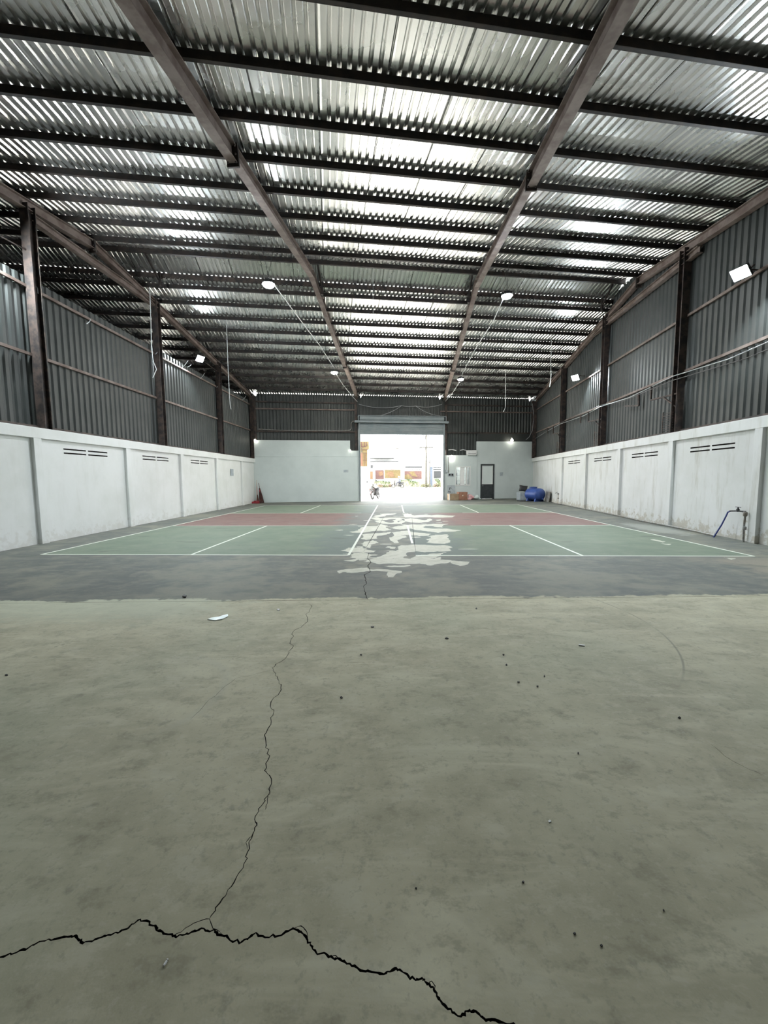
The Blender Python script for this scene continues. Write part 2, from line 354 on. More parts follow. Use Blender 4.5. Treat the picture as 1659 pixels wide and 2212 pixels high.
crt = [fl(560+x/2.86, 1060+y/2.86) for x, y in [(672, 672), (655, 640), (650, 610), (660, 560), (655, 540), (680, 480), (683, 430), (675, 395), (678, 382)]]
cj1 = [fl(560+x/2.86, 1060+y/2.86) for x, y in [(645, 378), (700, 283), (745, 205), (780, 142)]]
cj2 = [fl(560+x/2.86, 1060+y/2.86) for x, y in [(968, 385), (958, 320), (950, 240), (943, 165)]]
jx = lambda x: 4.575 + .03*x
joint = [Vector((x, jx(x), 0)) for x in (-7.7, -5, -3, -2.2, -1.4, -.6, .2, 1.0, 1.8, 2.6, 3.4, 5, 7.2)]
crack_polys = [ribbon(main, .0095, .10, 5), ribbon(lng, .0064, .10, 4), ribbon(crt, .014, .08, 3), ribbon(cj1, .018, 0, 1), ribbon(cj2, .022, 0, 1), ribbon(joint, .010, .0, 3)]
crack_polys += [ribbon(q, .0035, .08) for q in loops] + [ribbon(q, .0025, .06) for q in hair]

def trace(lst, ox, oy, sc): return [fl(ox+x/sc, oy+y/sc).xy for x, y in lst]
PA = dict(ox=540, oy=1070, sc=4.879); PB = dict(ox=850, oy=1070, sc=4.879); PC = dict(ox=560, oy=1060, sc=2.860)
patch = [
 trace([(955, 580), (1010, 572), (1030, 553), (1120, 552), (1180, 545), (1200, 560), (1240, 545), (1225, 570), (1330, 585), (1300, 600), (1240, 603), (1200, 600), (1150, 598), (1100, 603), (1040, 597)], **PA),
 trace([(1060, 632), (1090, 610), (1150, 605), (1200, 600), (1290, 625), (1260, 650), (1210, 668), (1150, 660), (1100, 655)], **PA),
 trace([(1180, 510), (1200, 490), (1270, 480), (1300, 472), (1355, 495), (1310, 510), (1270, 525), (1275, 555), (1230, 550), (1200, 535)], **PA),
 trace([(1165, 455), (1200, 440), (1175, 415), (1220, 405), (1300, 400), (1420, 395), (1480, 385), (1470, 405), (1400, 420), (1330, 430), (1345, 455), (1280, 462), (1220, 470)], **PA),
 trace([(1045, 385), (1130, 375), (1160, 345), (1230, 325), (1330, 325), (1380, 300), (1450, 320), (1440, 345), (1490, 360), (1420, 375), (1330, 372), (1260, 385), (1180, 395), (1080, 393)], **PA),
 trace([(1265, 240), (1330, 230), (1380, 240), (1480, 235), (1580, 235), (1640, 242), (1600, 248), (1500, 250), (1400, 262), (1330, 258), (1290, 250)], **PA),
 trace([(1285, 225), (1330, 212), (1400, 205), (1370, 195), (1450, 192), (1535, 195), (1500, 205), (1440, 210), (1420, 222), (1350, 228)], **PA),
 trace([(1310, 270), (1370, 258), (1420, 275), (1480, 290), (1560, 285), (1600, 265), (1640, 275), (1600, 300), (1500, 302), (1400, 300), (1340, 285)], **PA),
 trace([(1465, 450), (1520, 430), (1640, 425), (1659, 440), (1600, 455), (1560, 470), (1570, 500), (1530, 505), (1500, 485)], **PA),
 trace([(1400, 590), (1480, 580), (1440, 610), (1380, 640), (1320, 672), (1400, 675), (1500, 668), (1560, 650), (1659, 640), (1659, 590), (1560, 590), (1500, 580)], **PA),
 trace([(1560, 545), (1600, 525), (1659, 530), (1659, 580), (1590, 580)], **PA),
 trace([(1490, 342), (1560, 320), (1659, 322), (1659, 352), (1580, 360), (1520, 352)], **PA),
 trace([(100, 200), (150, 192), (220, 212), (330, 205), (400, 212), (470, 205), (560, 212), (655, 215), (620, 232), (480, 234), (330, 230), (220, 236), (120, 232)], **PB),
 trace([(110, 250), (180, 240), (260, 252), (330, 262), (390, 240), (410, 258), (360, 280), (270, 290), (180, 285), (130, 275)], **PB),
 trace([(450, 258), (495, 255), (492, 266), (455, 268)], **PB),
 trace([(0, 262), (60, 245), (90, 260), (40, 275), (90, 300), (20, 300), (0, 285)], **PB),
 trace([(30, 330), (100, 318), (200, 305), (300, 310), (420, 300), (580, 300), (520, 318), (520, 338), (460, 335), (400, 322), (330, 322), (310, 340), (400, 350), (560, 350), (640, 362), (715, 368), (640, 382), (520, 384), (470, 395), (400, 385), (330, 375), (230, 365), (180, 350), (100, 358), (40, 348)], **PB),
 trace([(0, 395), (80, 375), (160, 372), (205, 390), (300, 395), (400, 408), (360, 425), (270, 430), (200, 415), (100, 420), (40, 440), (0, 430)], **PB),
 trace([(335, 462), (400, 450), (380, 430), (440, 415), (575, 412), (570, 440), (590, 470), (600, 495), (540, 510), (440, 508), (345, 498), (380, 478)], **PB),
 trace([(30, 585), (60, 560), (40, 545), (90, 530), (200, 518), (330, 520), (420, 528), (540, 525), (600, 535), (625, 550), (580, 560), (615, 585), (540, 592), (420, 590), (330, 600), (240, 590), (150, 600), (80, 595)], **PB),
 trace([(0, 640), (60, 630), (120, 640), (100, 660), (180, 668), (240, 640), (330, 632), (380, 615), (480, 612), (560, 598), (500, 620), (450, 660), (380, 668), (330, 690), (200, 690), (60, 680), (0, 675)], **PB),
 trace([(480, 495), (530, 485), (620, 478), (665, 475), (680, 485), (780, 485), (830, 492), (880, 495), (882, 505), (850, 512), (825, 535), (795, 535), (790, 515), (800, 500), (740, 495), (670, 495), (640, 502), (570, 508), (520, 503), (490, 512)], **PC),
 trace([(520, 432), (560, 428), (600, 420), (560, 410), (590, 398), (660, 390), (695, 400), (670, 418), (620, 425), (580, 438)], **PC),
 trace([(640, 440), (700, 420), (760, 402), (830, 400), (800, 415), (870, 425), (930, 430), (1000, 422), (1080, 420), (1125, 408), (1120, 425), (1190, 430), (1170, 445), (1110, 452), (1060, 462), (990, 450), (900, 455), (820, 450), (740, 455), (690, 440)], **PC),
 trace([(1170, 430), (1230, 435), (1305, 440), (1290, 455), (1240, 465), (1190, 450)], **PC),
 trace([(770, 468), (830, 462), (860, 463), (930, 458), (940, 465), (890, 472), (820, 472)], **PC),
 trace([(875, 1555), (900, 1553), (980, 1570), (960, 1575)], ox=1120, oy=660, sc=3.078), trace([(945, 1583), (1015, 1585), (1000, 1592)], ox=1120, oy=660, sc=3.078),
 trace([(1120, 605), (1135, 610), (1180, 612), (1160, 618)], ox=1000, oy=900, sc=2.0)]
def rough_poly(poly, amp=.16):
    out = []
    for i, p in enumerate(poly):
        q = poly[(i+1) % len(poly)]; L = (q-p).length; nrm = Vector((-(q-p).y, (q-p).x)).normalized() if L > 1e-6 else Vector((0, 1)); k = 4
        for j in range(k):
            pt = p.lerp(q, j/k)
            if j: pt = pt + nrm*random.uniform(-amp, amp)*min(L, .5)*.5
            out.append(pt)
    return out
patch = [rough_poly(p) for p in patch]
random.seed(31)
for k in range(75):          # small chips between the large bare patches
    y = random.uniform(6.6, 16.4); x = .05 + (y-11)*.03 + random.gauss(0, .75); rx_, ry_ = random.uniform(.04, .2), random.uniform(.02, .09)
    patch.append([Vector((x + rx_*random.uniform(.5, 1.2)*math.cos(2*PI*j/9), y + ry_*random.uniform(.5, 1.2)*math.sin(2*PI*j/9))) for j in range(9)])
def plan_corner(side, c):
    # wall face meets purlin line c
    if side < 0: y = (c + TP*-7.95)/(1 + TP*.0165); return Vector((lx(y)-.3, y))
    y = (c + TP*6.87)/(1 - TP*.087); return Vector((rx(y)+.3, y))
fp = [plan_corner(-1, CFRONT), plan_corner(1, CFRONT), plan_corner(1, CBACK+.24), plan_corner(-1, CBACK+.24)]
vin = [Vector(p) for p in fp]; fin = [list(range(4))]
for poly in patch + crack_polys:
    o = len(vin); vin += [Vector((p[0], p[1])) for p in poly]; fin.append(list(range(o, o+len(poly))))
NP = len(patch)
ov, oe, of, _, _, fo = delaunay_2d_cdt(vin, [], fin, 0, 1e-5)
me = bpy.data.meshes.new('floor'); top_f, mi = [], []; crack_f = []
def inside(pt, poly):
    c = False; n = len(poly); x, y = pt; j = n-1
    for i in range(n):
        xi, yi = poly[i][0], poly[i][1]; xj, yj = poly[j][0], poly[j][1]
        if (yi > y) != (yj > y) and x < (xj-xi)*(y-yi)/(yj-yi)+xi: c = not c
        j = i
    return c
zones = [(k, p, min(q[0] for q in p), max(q[0] for q in p), min(q[1] for q in p), max(q[1] for q in p)) for k, ps in ((1, patch), (2, crack_polys)) for p in ps]
for f in of:
    cx = sum(ov[i].x for i in f)/len(f); cy0 = sum(ov[i].y for i in f)/len(f)
    if not inside((cx, cy0), fp): continue
    kind = 0
    for k, p, a, b, c, d in zones:
        if k > kind and a <= cx <= b and c <= cy0 <= d and inside((cx, cy0), p): kind = k
    if kind == 2: crack_f.append(f)
    else: top_f.append(f); mi.append(kind)
DEP = -.025; verts = [(p.x, p.y, 0) for p in ov] + [(p.x, p.y, DEP) for p in ov]; n0 = len(ov)
faces = [tuple(f) for f in top_f] + [tuple(n0+i for i in f) for f in crack_f]; mi += [2]*len(crack_f)
cedge = {}
for f in crack_f:
    for i in range(len(f)):
        e = (f[i], f[(i+1) % len(f)]); cedge[e] = 1
for (a, b) in cedge:
    if (b, a) not in cedge: faces.append((a, b, n0+b, n0+a)); mi.append(2)
me.from_pydata(verts, [], faces)
for m in (MAT['floor'], MAT['bare'], MAT['crack']): me.materials.append(m)
me.polygons.foreach_set('material_index', mi); me.update()
floor = bpy.data.objects.new('floor', me); COL.objects.link(floor); tag(floor, 'bare concrete floor with painted green and red courts and long cracks', kind='structure')
# court lines, thin paint strips
def strip(name, a, b, wd=.05):
    a, b = Vector((*a, 0)), Vector((*b, 0)); MB().beam(a+Zv*.001, b+Zv*.001, wd, .002).obj(name, MAT['line'], floor)
cy_ = lambda x, i: YC[i] + TC*x
for s in (0, 3):
    for i in (0, 1, 2):
        if s == 3 and i == 0:     # near sideline of the right court is worn away in its middle
            x = XL[3]
            for t0, t1 in ((.10, .34), (.66, 1.0)): strip('court_line', (x, cy_(x, 0)+13.411*t0), (x, cy_(x, 0)+13.411*t1))
            continue
        x = XL[s+i]
        if i == 1:
            strip('court_line', (x, cy_(x, 0)), (x, cy_(x, 1))); strip('court_line', (x, cy_(x, 2)), (x, cy_(x, 3)))
        else: strip('court_line', (x, cy_(x, 0)), (x, cy_(x, 3)))
    for i in range(4):
        a, b = XL[s], XL[s+2]
        if s == 3 and i in (1, 2): a += 1.9 if i == 1 else 2.4
        if s == 0 and i == 2: b -= .5
        strip('court_line', (a, cy_(a, i)), (b, cy_(b, i)), .05 if i in (0, 3) else .04)

# ================================================================== SIDE WALLS
def wall_lower(side, name, mat, pil):
    """plaster wall: recessed panels with ventilation slots, pilasters and a proud top beam"""
    fx = (lambda y: lx(y)) if side < 0 else (lambda y: rx(y)); out = side
    REC = .09
    def P(y, z, d): return Vector((fx(y)+out*d, y, z))       # d > 0 outwards
    m = MB(); y0 = min(pil)-1.2; y1 = (by(fx(24))+.3)
    ys = sorted(pil); zs0, zs1 = (2.115, 2.215) if side < 0 else (2.055, 2.155); sh = .034
    zc = [0, zs0, zs0+sh, zs1, zs1+sh, 2.42]
    edges = [y0] + ys + [y1]
    for i in range(len(edges)-1):
        a, b = edges[i], edges[i+1]; mid = (a+b)/2+.1; full = (b-a) > 2.6
        cuts = [a, b]
        if full and not (side < 0 and a > 17.9) and not (side > 0 and a > 20): cuts = [a, mid-.76, mid-.035, mid+.035, mid+.76, b]
        for j in range(len(cuts)-1):
            for q in range(5):
                A, B, C, D = cuts[j], cuts[j+1], zc[q], zc[q+1]
                if len(cuts) > 2 and j in (1, 3) and q in (1, 3):
                    d0, d1 = REC, REC+.11
                    for (p1, p2) in (((A, C), (B, C)), ((B, C), (B, D)), ((B, D), (A, D)), ((A, D), (A, C))):
                        m.add([P(*p1, d0), P(*p2, d0), P(*p2, d1), P(*p1, d1)], [(0, 1, 2, 3)], 1)
                    m.add([P(A, C, d1), P(B, C, d1), P(B, D, d1), P(A, D, d1)], [(0, 1, 2, 3)], 1)
                else: m.add([P(A, C, REC), P(B, C, REC), P(B, D, REC), P(A, D, REC)], [(0, 1, 2, 3)])
    # back and top skin gives the wall its thickness
    T = .34
    m.add([P(y0, 0, T), P(y1, 0, T), P(y1, HW, T), P(y0, HW, T)], [(0, 1, 2, 3)])
    w_ = m.obj(name, [mat, MAT['void']]); tag(w_, None, kind='structure')
    def boxed(a, b, z0, z1, d0, d1, nm):
        k = MB(); vs = [P(y, z, d) for z in (z0, z1) for y in (a, b) for d in (d0, d1)]
        k.add(vs, [(0, 1, 3, 2), (4, 6, 7, 5), (0, 4, 5, 1), (2, 3, 7, 6), (0, 2, 6, 4), (1, 5, 7, 3)]); k.obj(nm, mat, w_, bevel=.006)
    for y in ys: boxed(y, y+.2, 0, 2.42, 0, REC+.02, 'pilaster')
    boxed(y0, y1, 2.42, HW, 0, T, 'top_beam')
    return w_, P
PIL_L = [21.25, 18.1, 14.95, 11.8, 8.68, 5.55, 2.45, -.65, -3.75]
PIL_R = [20.5, 17.42, 14.35, 11.33, 8.35, 5.3, 2.25, -.8, -3.85]
wl, PLf = wall_lower(-1, 'wall_left', MAT['plaster_l'], PIL_L); wl['label'] = 'white plaster wall with clean panels under grey corrugated cladding'
wr, PRf = wall_lower(1, 'wall_right', MAT['plaster_r'], PIL_R); wr['label'] = 'stained white plaster wall with pilasters under grey corrugated cladding'

PITCHW = .2
def profile(n, pan=.112, side=.026, top=.036, h=.032, pitch=.2):
    pts = []
    for i in range(n):
        x = i*pitch; pts += [(x, 0), (x+pan, 0), (x+pan+side, h), (x+pan+side+top, h)]
    pts.append((n*pitch, 0)); return pts
OFFC = .22      # cladding plane behind the plaster face
def clad_sheets(side, parent, y0, y1, ztop):
    fx = lx if side < 0 else rx; prof = profile(5, .08, .035, .05, .03)
    y = y0
    while y < y1-.02:
        m = MB(); vs = []; pr = [(p, h) for p, h in prof if y+p <= y1+1e-6]
        for p, h in pr:
            yy = y+p
            for z in (HW-.02, ztop(yy)): vs.append((fx(yy)+side*(OFFC+h), yy, z))
        m.add(vs, [(2*i, 2*i+2, 2*i+3, 2*i+1) for i in range(len(pr)-1)])
        m.obj('wall_sheet', MAT['clad'], parent); y += 1.0
yl_end = by(lx(23))+.1; yr_end = by(rx(25.6))+.1
ZTL = 6.08
clad_sheets(-1, wl, -5.4, yl_end, lambda y: min(ZTL, zroof(cc(lx(y), y))))
clad_sheets(1, wr, -3.4, yr_end, lambda y: zroof(cc(rx(y), y)) + .01 if abs(cc(rx(y), y)-13.5) > 1.2 else 8.35)
def along(side, parent, name, z, y0, y1, mat, wd=.05, ht=.06, off=OFFC-.04):
    fx = lx if side < 0 else rx
    MB().beam((fx(y0)+side*off, y0, z), (fx(y1)+side*off, y1, z), wd, ht).obj(name, mat, parent)
COLL = [-5.0, -.1, 4.45, 9.1, 13.95, 18.9]; COLR = [-3.0, 1.8, 6.6, 11.35, 16.1, 20.85]
for side, cols, par, girts, yend in ((-1, COLL, wl, (4.33, 5.84), yl_end-.15), (1, COLR, wr, (4.31, 5.78), yr_end-.15)):
    fx = lx if side < 0 else rx
    seg = cols + [yend]
    for i in range(len(seg)-1):
        for z in girts: along(side, par, 'girt', z, seg[i]+.1, seg[i+1]-.1, MAT['rust'] if side < 0 else MAT['rust'], .05, .065)
    along(side, par, 'base_angle', HW+.03, cols[0], yend, MAT['rust_dark'], .1, .06, OFFC-.06)
    for y in seg:
        zt = zlow(cc(fx(y), y)) - .12
        m = MB(); c0 = Vector((fx(y)+side*(OFFC-.14), y, HW)); c1 = Vector((fx(y)+side*(OFFC-.14), y, zt))
        m.ibeam(c0, c1, .2, .2, .014, .012, up=(0, 1, 0)); m.obj('column', MAT['rust_dark'], par)
# unseen wall added to keep the left bay dark; wall behind the camera
def plain_clad(name, a, b, z0, ztop, label, mat='clad'):
    a, b = Vector(a), Vector(b); d = (b-a); L = d.length; d.normalize(); nrm = Vector((-d.y, d.x)); prof = profile(5, .08, .035, .05, .03)
    root = empty(name); tag(root, label, kind='structure')
    n = int(L)+1
    for k in range(n):
        vs = []; pr = [(p, h) for p, h in prof if k+p <= L+1e-6]
        for p, h in pr:
            q = a + d*(k+p) + nrm*h
            for z in (z0, ztop(q)): vs.append((q.x, q.y, z))
        MB().add(vs, [(2*i, 2*i+2, 2*i+3, 2*i+1) for i in range(len(pr)-1)]).obj('wall_sheet', MAT[mat], root)
    return root
XO = -13.5
zr = lambda q: zroof(cc(q.x, q.y)) if abs(cc(q.x, q.y)-13.5) > 1.2 else 8.35
plain_clad('wall_added_screen', (XO, fy(XO)), (XO, by(XO)), 0, zr, 'added corrugated metal wall keeping daylight out of the bay beyond the left wall')
plain_clad('wall_front', (XO, fy(XO)), (rx(-3)+.3, fy(rx(-3))), 0, zr, 'corrugated metal wall behind the viewer')
MB().add([(XO-.2, fy(XO), -.03), (lx(0)-.25, fy(-8), -.03), (lx(22)-.25, by(-8.5), -.03), (XO-.2, by(XO), -.03)], [(0, 1, 2, 3)]).obj('floor_side', MAT['bare']).update_tag()
tag(bpy.data.objects['floor_side'], 'concrete floor of the bay beyond the left wall', kind='structure')

# ================================================================== ROOF
ceil = empty('ceiling', (0, 0, 8)); tag(ceil, 'corrugated metal gable roof on dark purlins and rusty rafters', kind='structure')
def toC(o): o.location = Vector(o.location) - Vector((0, 0, 8)); return o
NR = 7; RP = 1/7
def sheet_mesh(name, c0, c1, zf, nseg=1):
    m = MB(); prof = profile(NR, .075, .022, .0236, .03, RP); vs = []
    cs = [c0 + (c1-c0)*i/nseg for i in range(nseg+1)]
    pr = [(-.03, -.004)] + prof
    for (a, h) in pr:
        for c in cs: vs.append(AC(a, c, zf(c)+h))
    n = nseg+1
    m.add(vs, [(i*n+j, (i+1)*n+j, (i+1)*n+j+1, i*n+j+1) for i in range(len(pr)-1) for j in range(nseg)])
    return m.mesh(name, MAT['roof'])
near_me = sheet_mesh('roof_sheet', CFRONT-.3, 12.55, lambda c: 8.12 - KR*(12.44-c), 16)
far_me = sheet_mesh('roof_sheet', 14.45, CBACK+.45, lambda c: 6.57 + KR*(CBACK-c), 11)
MZ = (8.16, 8.47, 8.125)       # ridge monitor: near edge, ridge, far edge
mon1 = sheet_mesh('ridge_sheet', 12.25, 13.6, lambda c: MZ[0] + (MZ[1]-MZ[0])*(c-12.25)/1.35)
mon2 = sheet_mesh('ridge_sheet', 13.6, 14.75, lambda c: MZ[1] + (MZ[2]-MZ[1])*(c-13.6)/1.15)
def put(me_, name, a):
    o = bpy.data.objects.new(name, me_); COL.objects.link(o); o.parent = ceil; o.location = EA*a - Vector((0, 0, 8)); return o
for i in range(-17, 14):
    a = i*1.0
    if a <= 10.2: put(near_me, 'roof_sheet', a)
    put(far_me, 'roof_sheet', a)
    if a <= 11: put(mon1, 'ridge_sheet', a); put(mon2, 'ridge_sheet', a)
def purl(name, c, zl, a0, a1, ht=.12, wd=.05, mat='purlin'):
    m = MB(); A, B = AC(a0, c, zl+ht/2), AC(a1, c, zl+ht/2)
    # C section: web, two flanges and lips
    t = .006
    m.beam(A - EC*(wd/2), B - EC*(wd/2), t, ht); m.beam(A + Zv*(ht/2-t/2), B + Zv*(ht/2-t/2), wd, t); m.beam(A - Zv*(ht/2-t/2), B - Zv*(ht/2-t/2), wd, t)
    m.beam(A + EC*(wd/2) - Zv*(ht/2-.012), B + EC*(wd/2) - Zv*(ht/2-.012), t, .024)
    toC(m.obj(name, MAT[mat], ceil))
def a_right(c):
    y = (c + TP*6.87)/(1 - TP*.087); return (rx(y)+OFFC)*math.cos(TH) + y*math.sin(TH)
def a_left(c):
    y = (c + TP*XO); return XO*math.cos(TH) + y*math.sin(TH)
NEARC = [5.155+1.04*i for i in range(-9, 8)]
FARC = [14.764+.924*i for i in range(11)]
for c in NEARC: purl('purlin', c, 8.0-KR*(12.44-c), a_left(c), a_right(c))
for c in FARC: purl('purlin', c, 6.45+KR*(CBACK-c), a_left(c), a_right(c))
purl('ridge_beam', 13.6, MZ[1]-.13, a_left(13.6), a_right(13.6), .13, .06)
purl('monitor_beam', 14.5, 8.03, a_left(14.5), a_right(14.5), .16, .06, 'rust_dark')
# rafters
def rafter(xf, cs, wd, hts, mat='rust'):
    for (c0, c1), ht in zip(cs, hts):
        def pt(c):
            x = xf(c); y = c + TP*x; return Vector((x, y, zlow(c) - ht/2 - .002))
        m = MB()
        m.ibeam(pt(c0), pt(c1), wd, ht, .018, .014); toC(m.obj('rafter', MAT[mat], ceil))
def splice(xf, c, ht, wd):
    x = xf(c); y = c + TP*x; d = Vector((.035, 1, KR if c < 13.6 else -KR)).normalized(); z = zlow(c) - ht/2 + .02
    m = MB(); r = d.cross(Zv).normalized(); u = r.cross(d)
    for s in (-.012, .012): m.box(Vector((x, y, z)) + d*s, (.02, wd, ht), (d, r, u))
    for sx in (-1, 1):
        for k in (-.35, 0, .35): m.lathe([(.016, 0), (.016, .03)], 6, Vector((x, y, z)) + r*(sx*wd*.33) + u*(ht*k) - d*.04, -d)
    toC(m.obj('splice_plate', MAT['rust_dark'], ceil))
def solve_x(x0, sl):   # x along a straight rafter as a function of c
    return lambda c: (x0 + sl*c)/(1 - sl*TP)
xl1 = lambda c: -2.22 + .037*((c + TP*-2.5) - 24.43)
xr1 = lambda c: 3.22 + .030*((c + TP*3) - 25.33)
for xf, csp in ((xl1, 7.9), (xr1, 7.75)):
    rafter(xf, [(CFRONT, csp), (csp, 13.6), (13.6, 20.2), (20.2, CBACK-.1)], .17, [.28, .22, .20, .18])
    splice(xf, csp, .36, .22); splice(xf, 20.2, .26, .2)
xlw = lambda c: -7.95-OFFC+.12 - .0165*(c-1.3)
xrw = lambda c: (6.87+OFFC-.12 + .087*c)/(1-.087*TP)
for xf in (xlw, xrw):
    rafter(xf, [(CFRONT, 12.45), (12.45, CBACK-.1)], .16, [.22, .2]); splice(xf, 12.45, .34, .2)
# collar ties under the ridge
for xf, c0, c1 in ((xlw, 10.5, 15.6), (xrw, 9.5, 16.2)):
    m = MB(); p0 = Vector((xf(c0), c0+TP*xf(c0), zlow(c0)-.34)); p1 = Vector((xf(c1), c1+TP*xf(c1), zlow(c1)-.22)); m.ibeam(p0, p1, .15, .17); toC(m.obj('collar_tie', MAT['rust'], ceil))
# posts and diagonals of the ridge monitor
for xf, s in ((xl1, .18), (xr1, -.18), (xlw, .7), (xrw, -.4)):
    x = xf(13.6)
    for c, zt in ((14.35, 8.15),):
        xx = xf(c)+s; y = c + TP*xx; m = MB().beam((xx, y, 7.72), (xx, y, zt), .07, .07, (0, 1, 0)); toC(m.obj('monitor_post', MAT['purlin'], ceil))
    xx = xf(14.3)+s; y0 = 14.3+TP*xx; y1 = 13.65+TP*xx
    toC(MB().beam((xx, y0, 7.9), (xx, y1, 8.35), .05, .06).obj('monitor_brace', MAT['purlin'], ceil))

# ================================================================== BACK WALL
wb = empty('wall_back', (0, by(0), 0)); tag(wb, 'pale plaster and dark corrugated back wall around the open roller door', kind='structure')
WBO = Vector((0, by(0), 0))
def wpart(m, name, mat, **k):
    o = m.obj(name, mat, wb, **k); o.location = Vector(o.location) - WBO; return o
def bbox_(m, x0, x1, z0, z1, d0, d1, mi=0):   # box in back wall frame: d = distance into the hall
    vs = [back_pt(x, z, d) for z in (z0, z1) for x in (x0, x1) for d in (d0, d1)]
    return m.add(vs, [(0, 1, 3, 2), (4, 6, 7, 5), (0, 4, 5, 1), (2, 3, 7, 6), (0, 2, 6, 4), (1, 5, 7, 3)], mi)
DX0, DX1, DZ = -2.08, 3.14, 4.16
# plaster
wpart(bbox_(MB(), -8.75, DX0-.09, 0, 2.77, -.2, 0), 'plaster_wall', MAT['plaster_b'], bevel=.008)
wpart(bbox_(MB(), -8.75, -2.70, 2.775, 3.76, -.2, -.03), 'plaster_parapet', MAT['plaster_b'], bevel=.008)
wpart(bbox_(MB(), -2.70, DX0-.09, 2.775, 3.14, -.2, -.03), 'plaster_step', MAT['plaster_b'], bevel=.008)
wpart(bbox_(MB(), DX1+.09, 3.97, 0, 2.85, -.2, 0), 'plaster_wall', MAT['plaster_b'])
wpart(bbox_(MB(), 4.97, 5.40, 0, 2.85, -.2, 0), 'plaster_wall', MAT['plaster_b'])
wpart(bbox_(MB(), 3.97, 4.97, 0, .90, -.2, 0), 'plaster_sill', MAT['plaster_b'])
wpart(bbox_(MB(), 3.97, 4.97, 2.13, 2.85, -.2, 0), 'plaster_lintel', MAT['plaster_b'])
wpart(bbox_(MB(), 5.40, 5.66, 0, 3.75, -.2, -.04), 'plaster_wall', MAT['plaster_b'])
wpart(bbox_(MB(), 6.58, 9.5, 0, 3.75, -.2, -.04), 'plaster_wall', MAT['plaster_b'], bevel=.02)
wpart(bbox_(MB(), 5.66, 6.58, 2.285, 3.75, -.2, -.04), 'plaster_lintel', MAT['plaster_b'])
wpart(bbox_(MB(), 5.52, 9.25, 3.76, 4.34, -.22, -.16), 'flashing_sheet', MAT['clad'])
# cladding sheets between the plaster and the roof, leaving the door opening free; small gaps stay open beside the rafters
def bsheets(x0, x1, zf0, zf1, gaps=()):
    x = x0; prof = profile(5, .08, .035, .05, .03)
    while x < x1-.02:
        pr = [(p, h) for p, h in prof if x+p <= x1+1e-6]
        if pr[-1][0] < min(1.0, x1-x)-1e-6: pr.append((min(1.0, x1-x), 0))
        vs = [back_pt(x+p, z, -.25-h*-1+.0) for p, h in pr for z in (zf0(x+p), zf1(x+p))]
        m = MB().add(vs, [(2*i, 2*i+2, 2*i+3, 2*i+1) for i in range(len(pr)-1)]); wpart(m, 'wall_sheet', MAT['clad']); x += 1.0
ztb = 6.556
def zt_back(x):
    for g in (-8.22, -1.98, 3.0, 3.36, 9.02):
        if abs(x-g) < .05: return ztb-.16
    return ztb-.012
bsheets(XO, -8.75, lambda x: 0, zt_back)
bsheets(-8.75, DX0-.08, lambda x: 2.7, zt_back)
bsheets(DX0-.12, DX1+.12, lambda x: 4.5, zt_back)
bsheets(DX1+.08, 9.75, lambda x: 2.7, zt_back)
for z, mt in ((5.64, 'rust'), (4.3, 'rust_dark'), (6.05, 'rust_dark')):
    for x0, x1 in ((-8.6, -2.25), (3.3, 9.2)) if z != 5.64 else ((-8.6, -2.3), (3.0, 9.2)):
        m = MB(); m.beam(back_pt(x0, z, -.17), back_pt(x1, z, -.17), .07, .075); wpart(m, 'girt', MAT[mt])
for x in (-8.28, -2.32, 3.36, 9.2):
    m = MB(); m.ibeam(back_pt(x, 2.8 if abs(x) > 4 else 0, -.13), back_pt(x, 6.4, -.13), .12, .14, up=EC); wpart(m, 'column', MAT['rust_dark'])
# holes that let daylight in at the rafter ends are left by the notches above

# roller shutter door
d1 = empty('door_1', back_pt(.53, 0)); tag(d1, 'open steel roller shutter door with its curtain rolled up', kind='structure')
DO = Vector(d1.location)
def dpart(m, name, mat, **k):
    o = m.obj(name, mat, d1, **k); o.location = Vector(o.location) - DO; return o
for i in range(9):
    z0 = 4.16 + i*.085; m = MB()
    prof = [(0, 0), (.012, .012), (.018, .04), (.012, .07), (.002, .09)]
    vs = [back_pt(x, z0+h, .03+d) for x in (DX0, DX1) for d, h in prof]
    m.add(vs, [(j, j+1, j+6, j+5) for j in range(4)]); dpart(m, 'shutter_slat', MAT['shutter'])
dpart(bbox_(MB(), DX0, DX1, 4.13, 4.165, .015, .06), 'bottom_bar', MAT['shutter'])
for x in (DX0-.05, DX1+.05): dpart(bbox_(MB(), x-.05, x+.05, 0, 4.86, -.02, .09), 'guide_rail', MAT['shutter'], bevel=.006)
dpart(bbox_(MB(), -2.42, 3.42, 4.84, 4.95, .0, .34), 'housing_shelf', MAT['shutter'], bevel=.01)
m = MB().lathe([(.02, 0), (.17, 0), (.17, 5.3), (.02, 5.3)], 20, back_pt(-2.12, 5.09, .17), EA); sharp_smooth(dpart(m, 'shutter_roll', MAT['shutter']))
for x in (-2.2, 3.24): dpart(bbox_(MB(), x-.02, x+.02, 4.93, 5.24, .0, .34), 'end_plate', MAT['shutter'])
dpart(bbox_(MB(), DX0-.12, DX1+.12, 5.24, 5.27, -.05, .30), 'housing_top', MAT['shutter'])
dpart(bbox_(MB(), DX0-.12, DX1+.12, 4.86, 6.4, -.26, -.24), 'fascia_sheet', MAT['clad'])

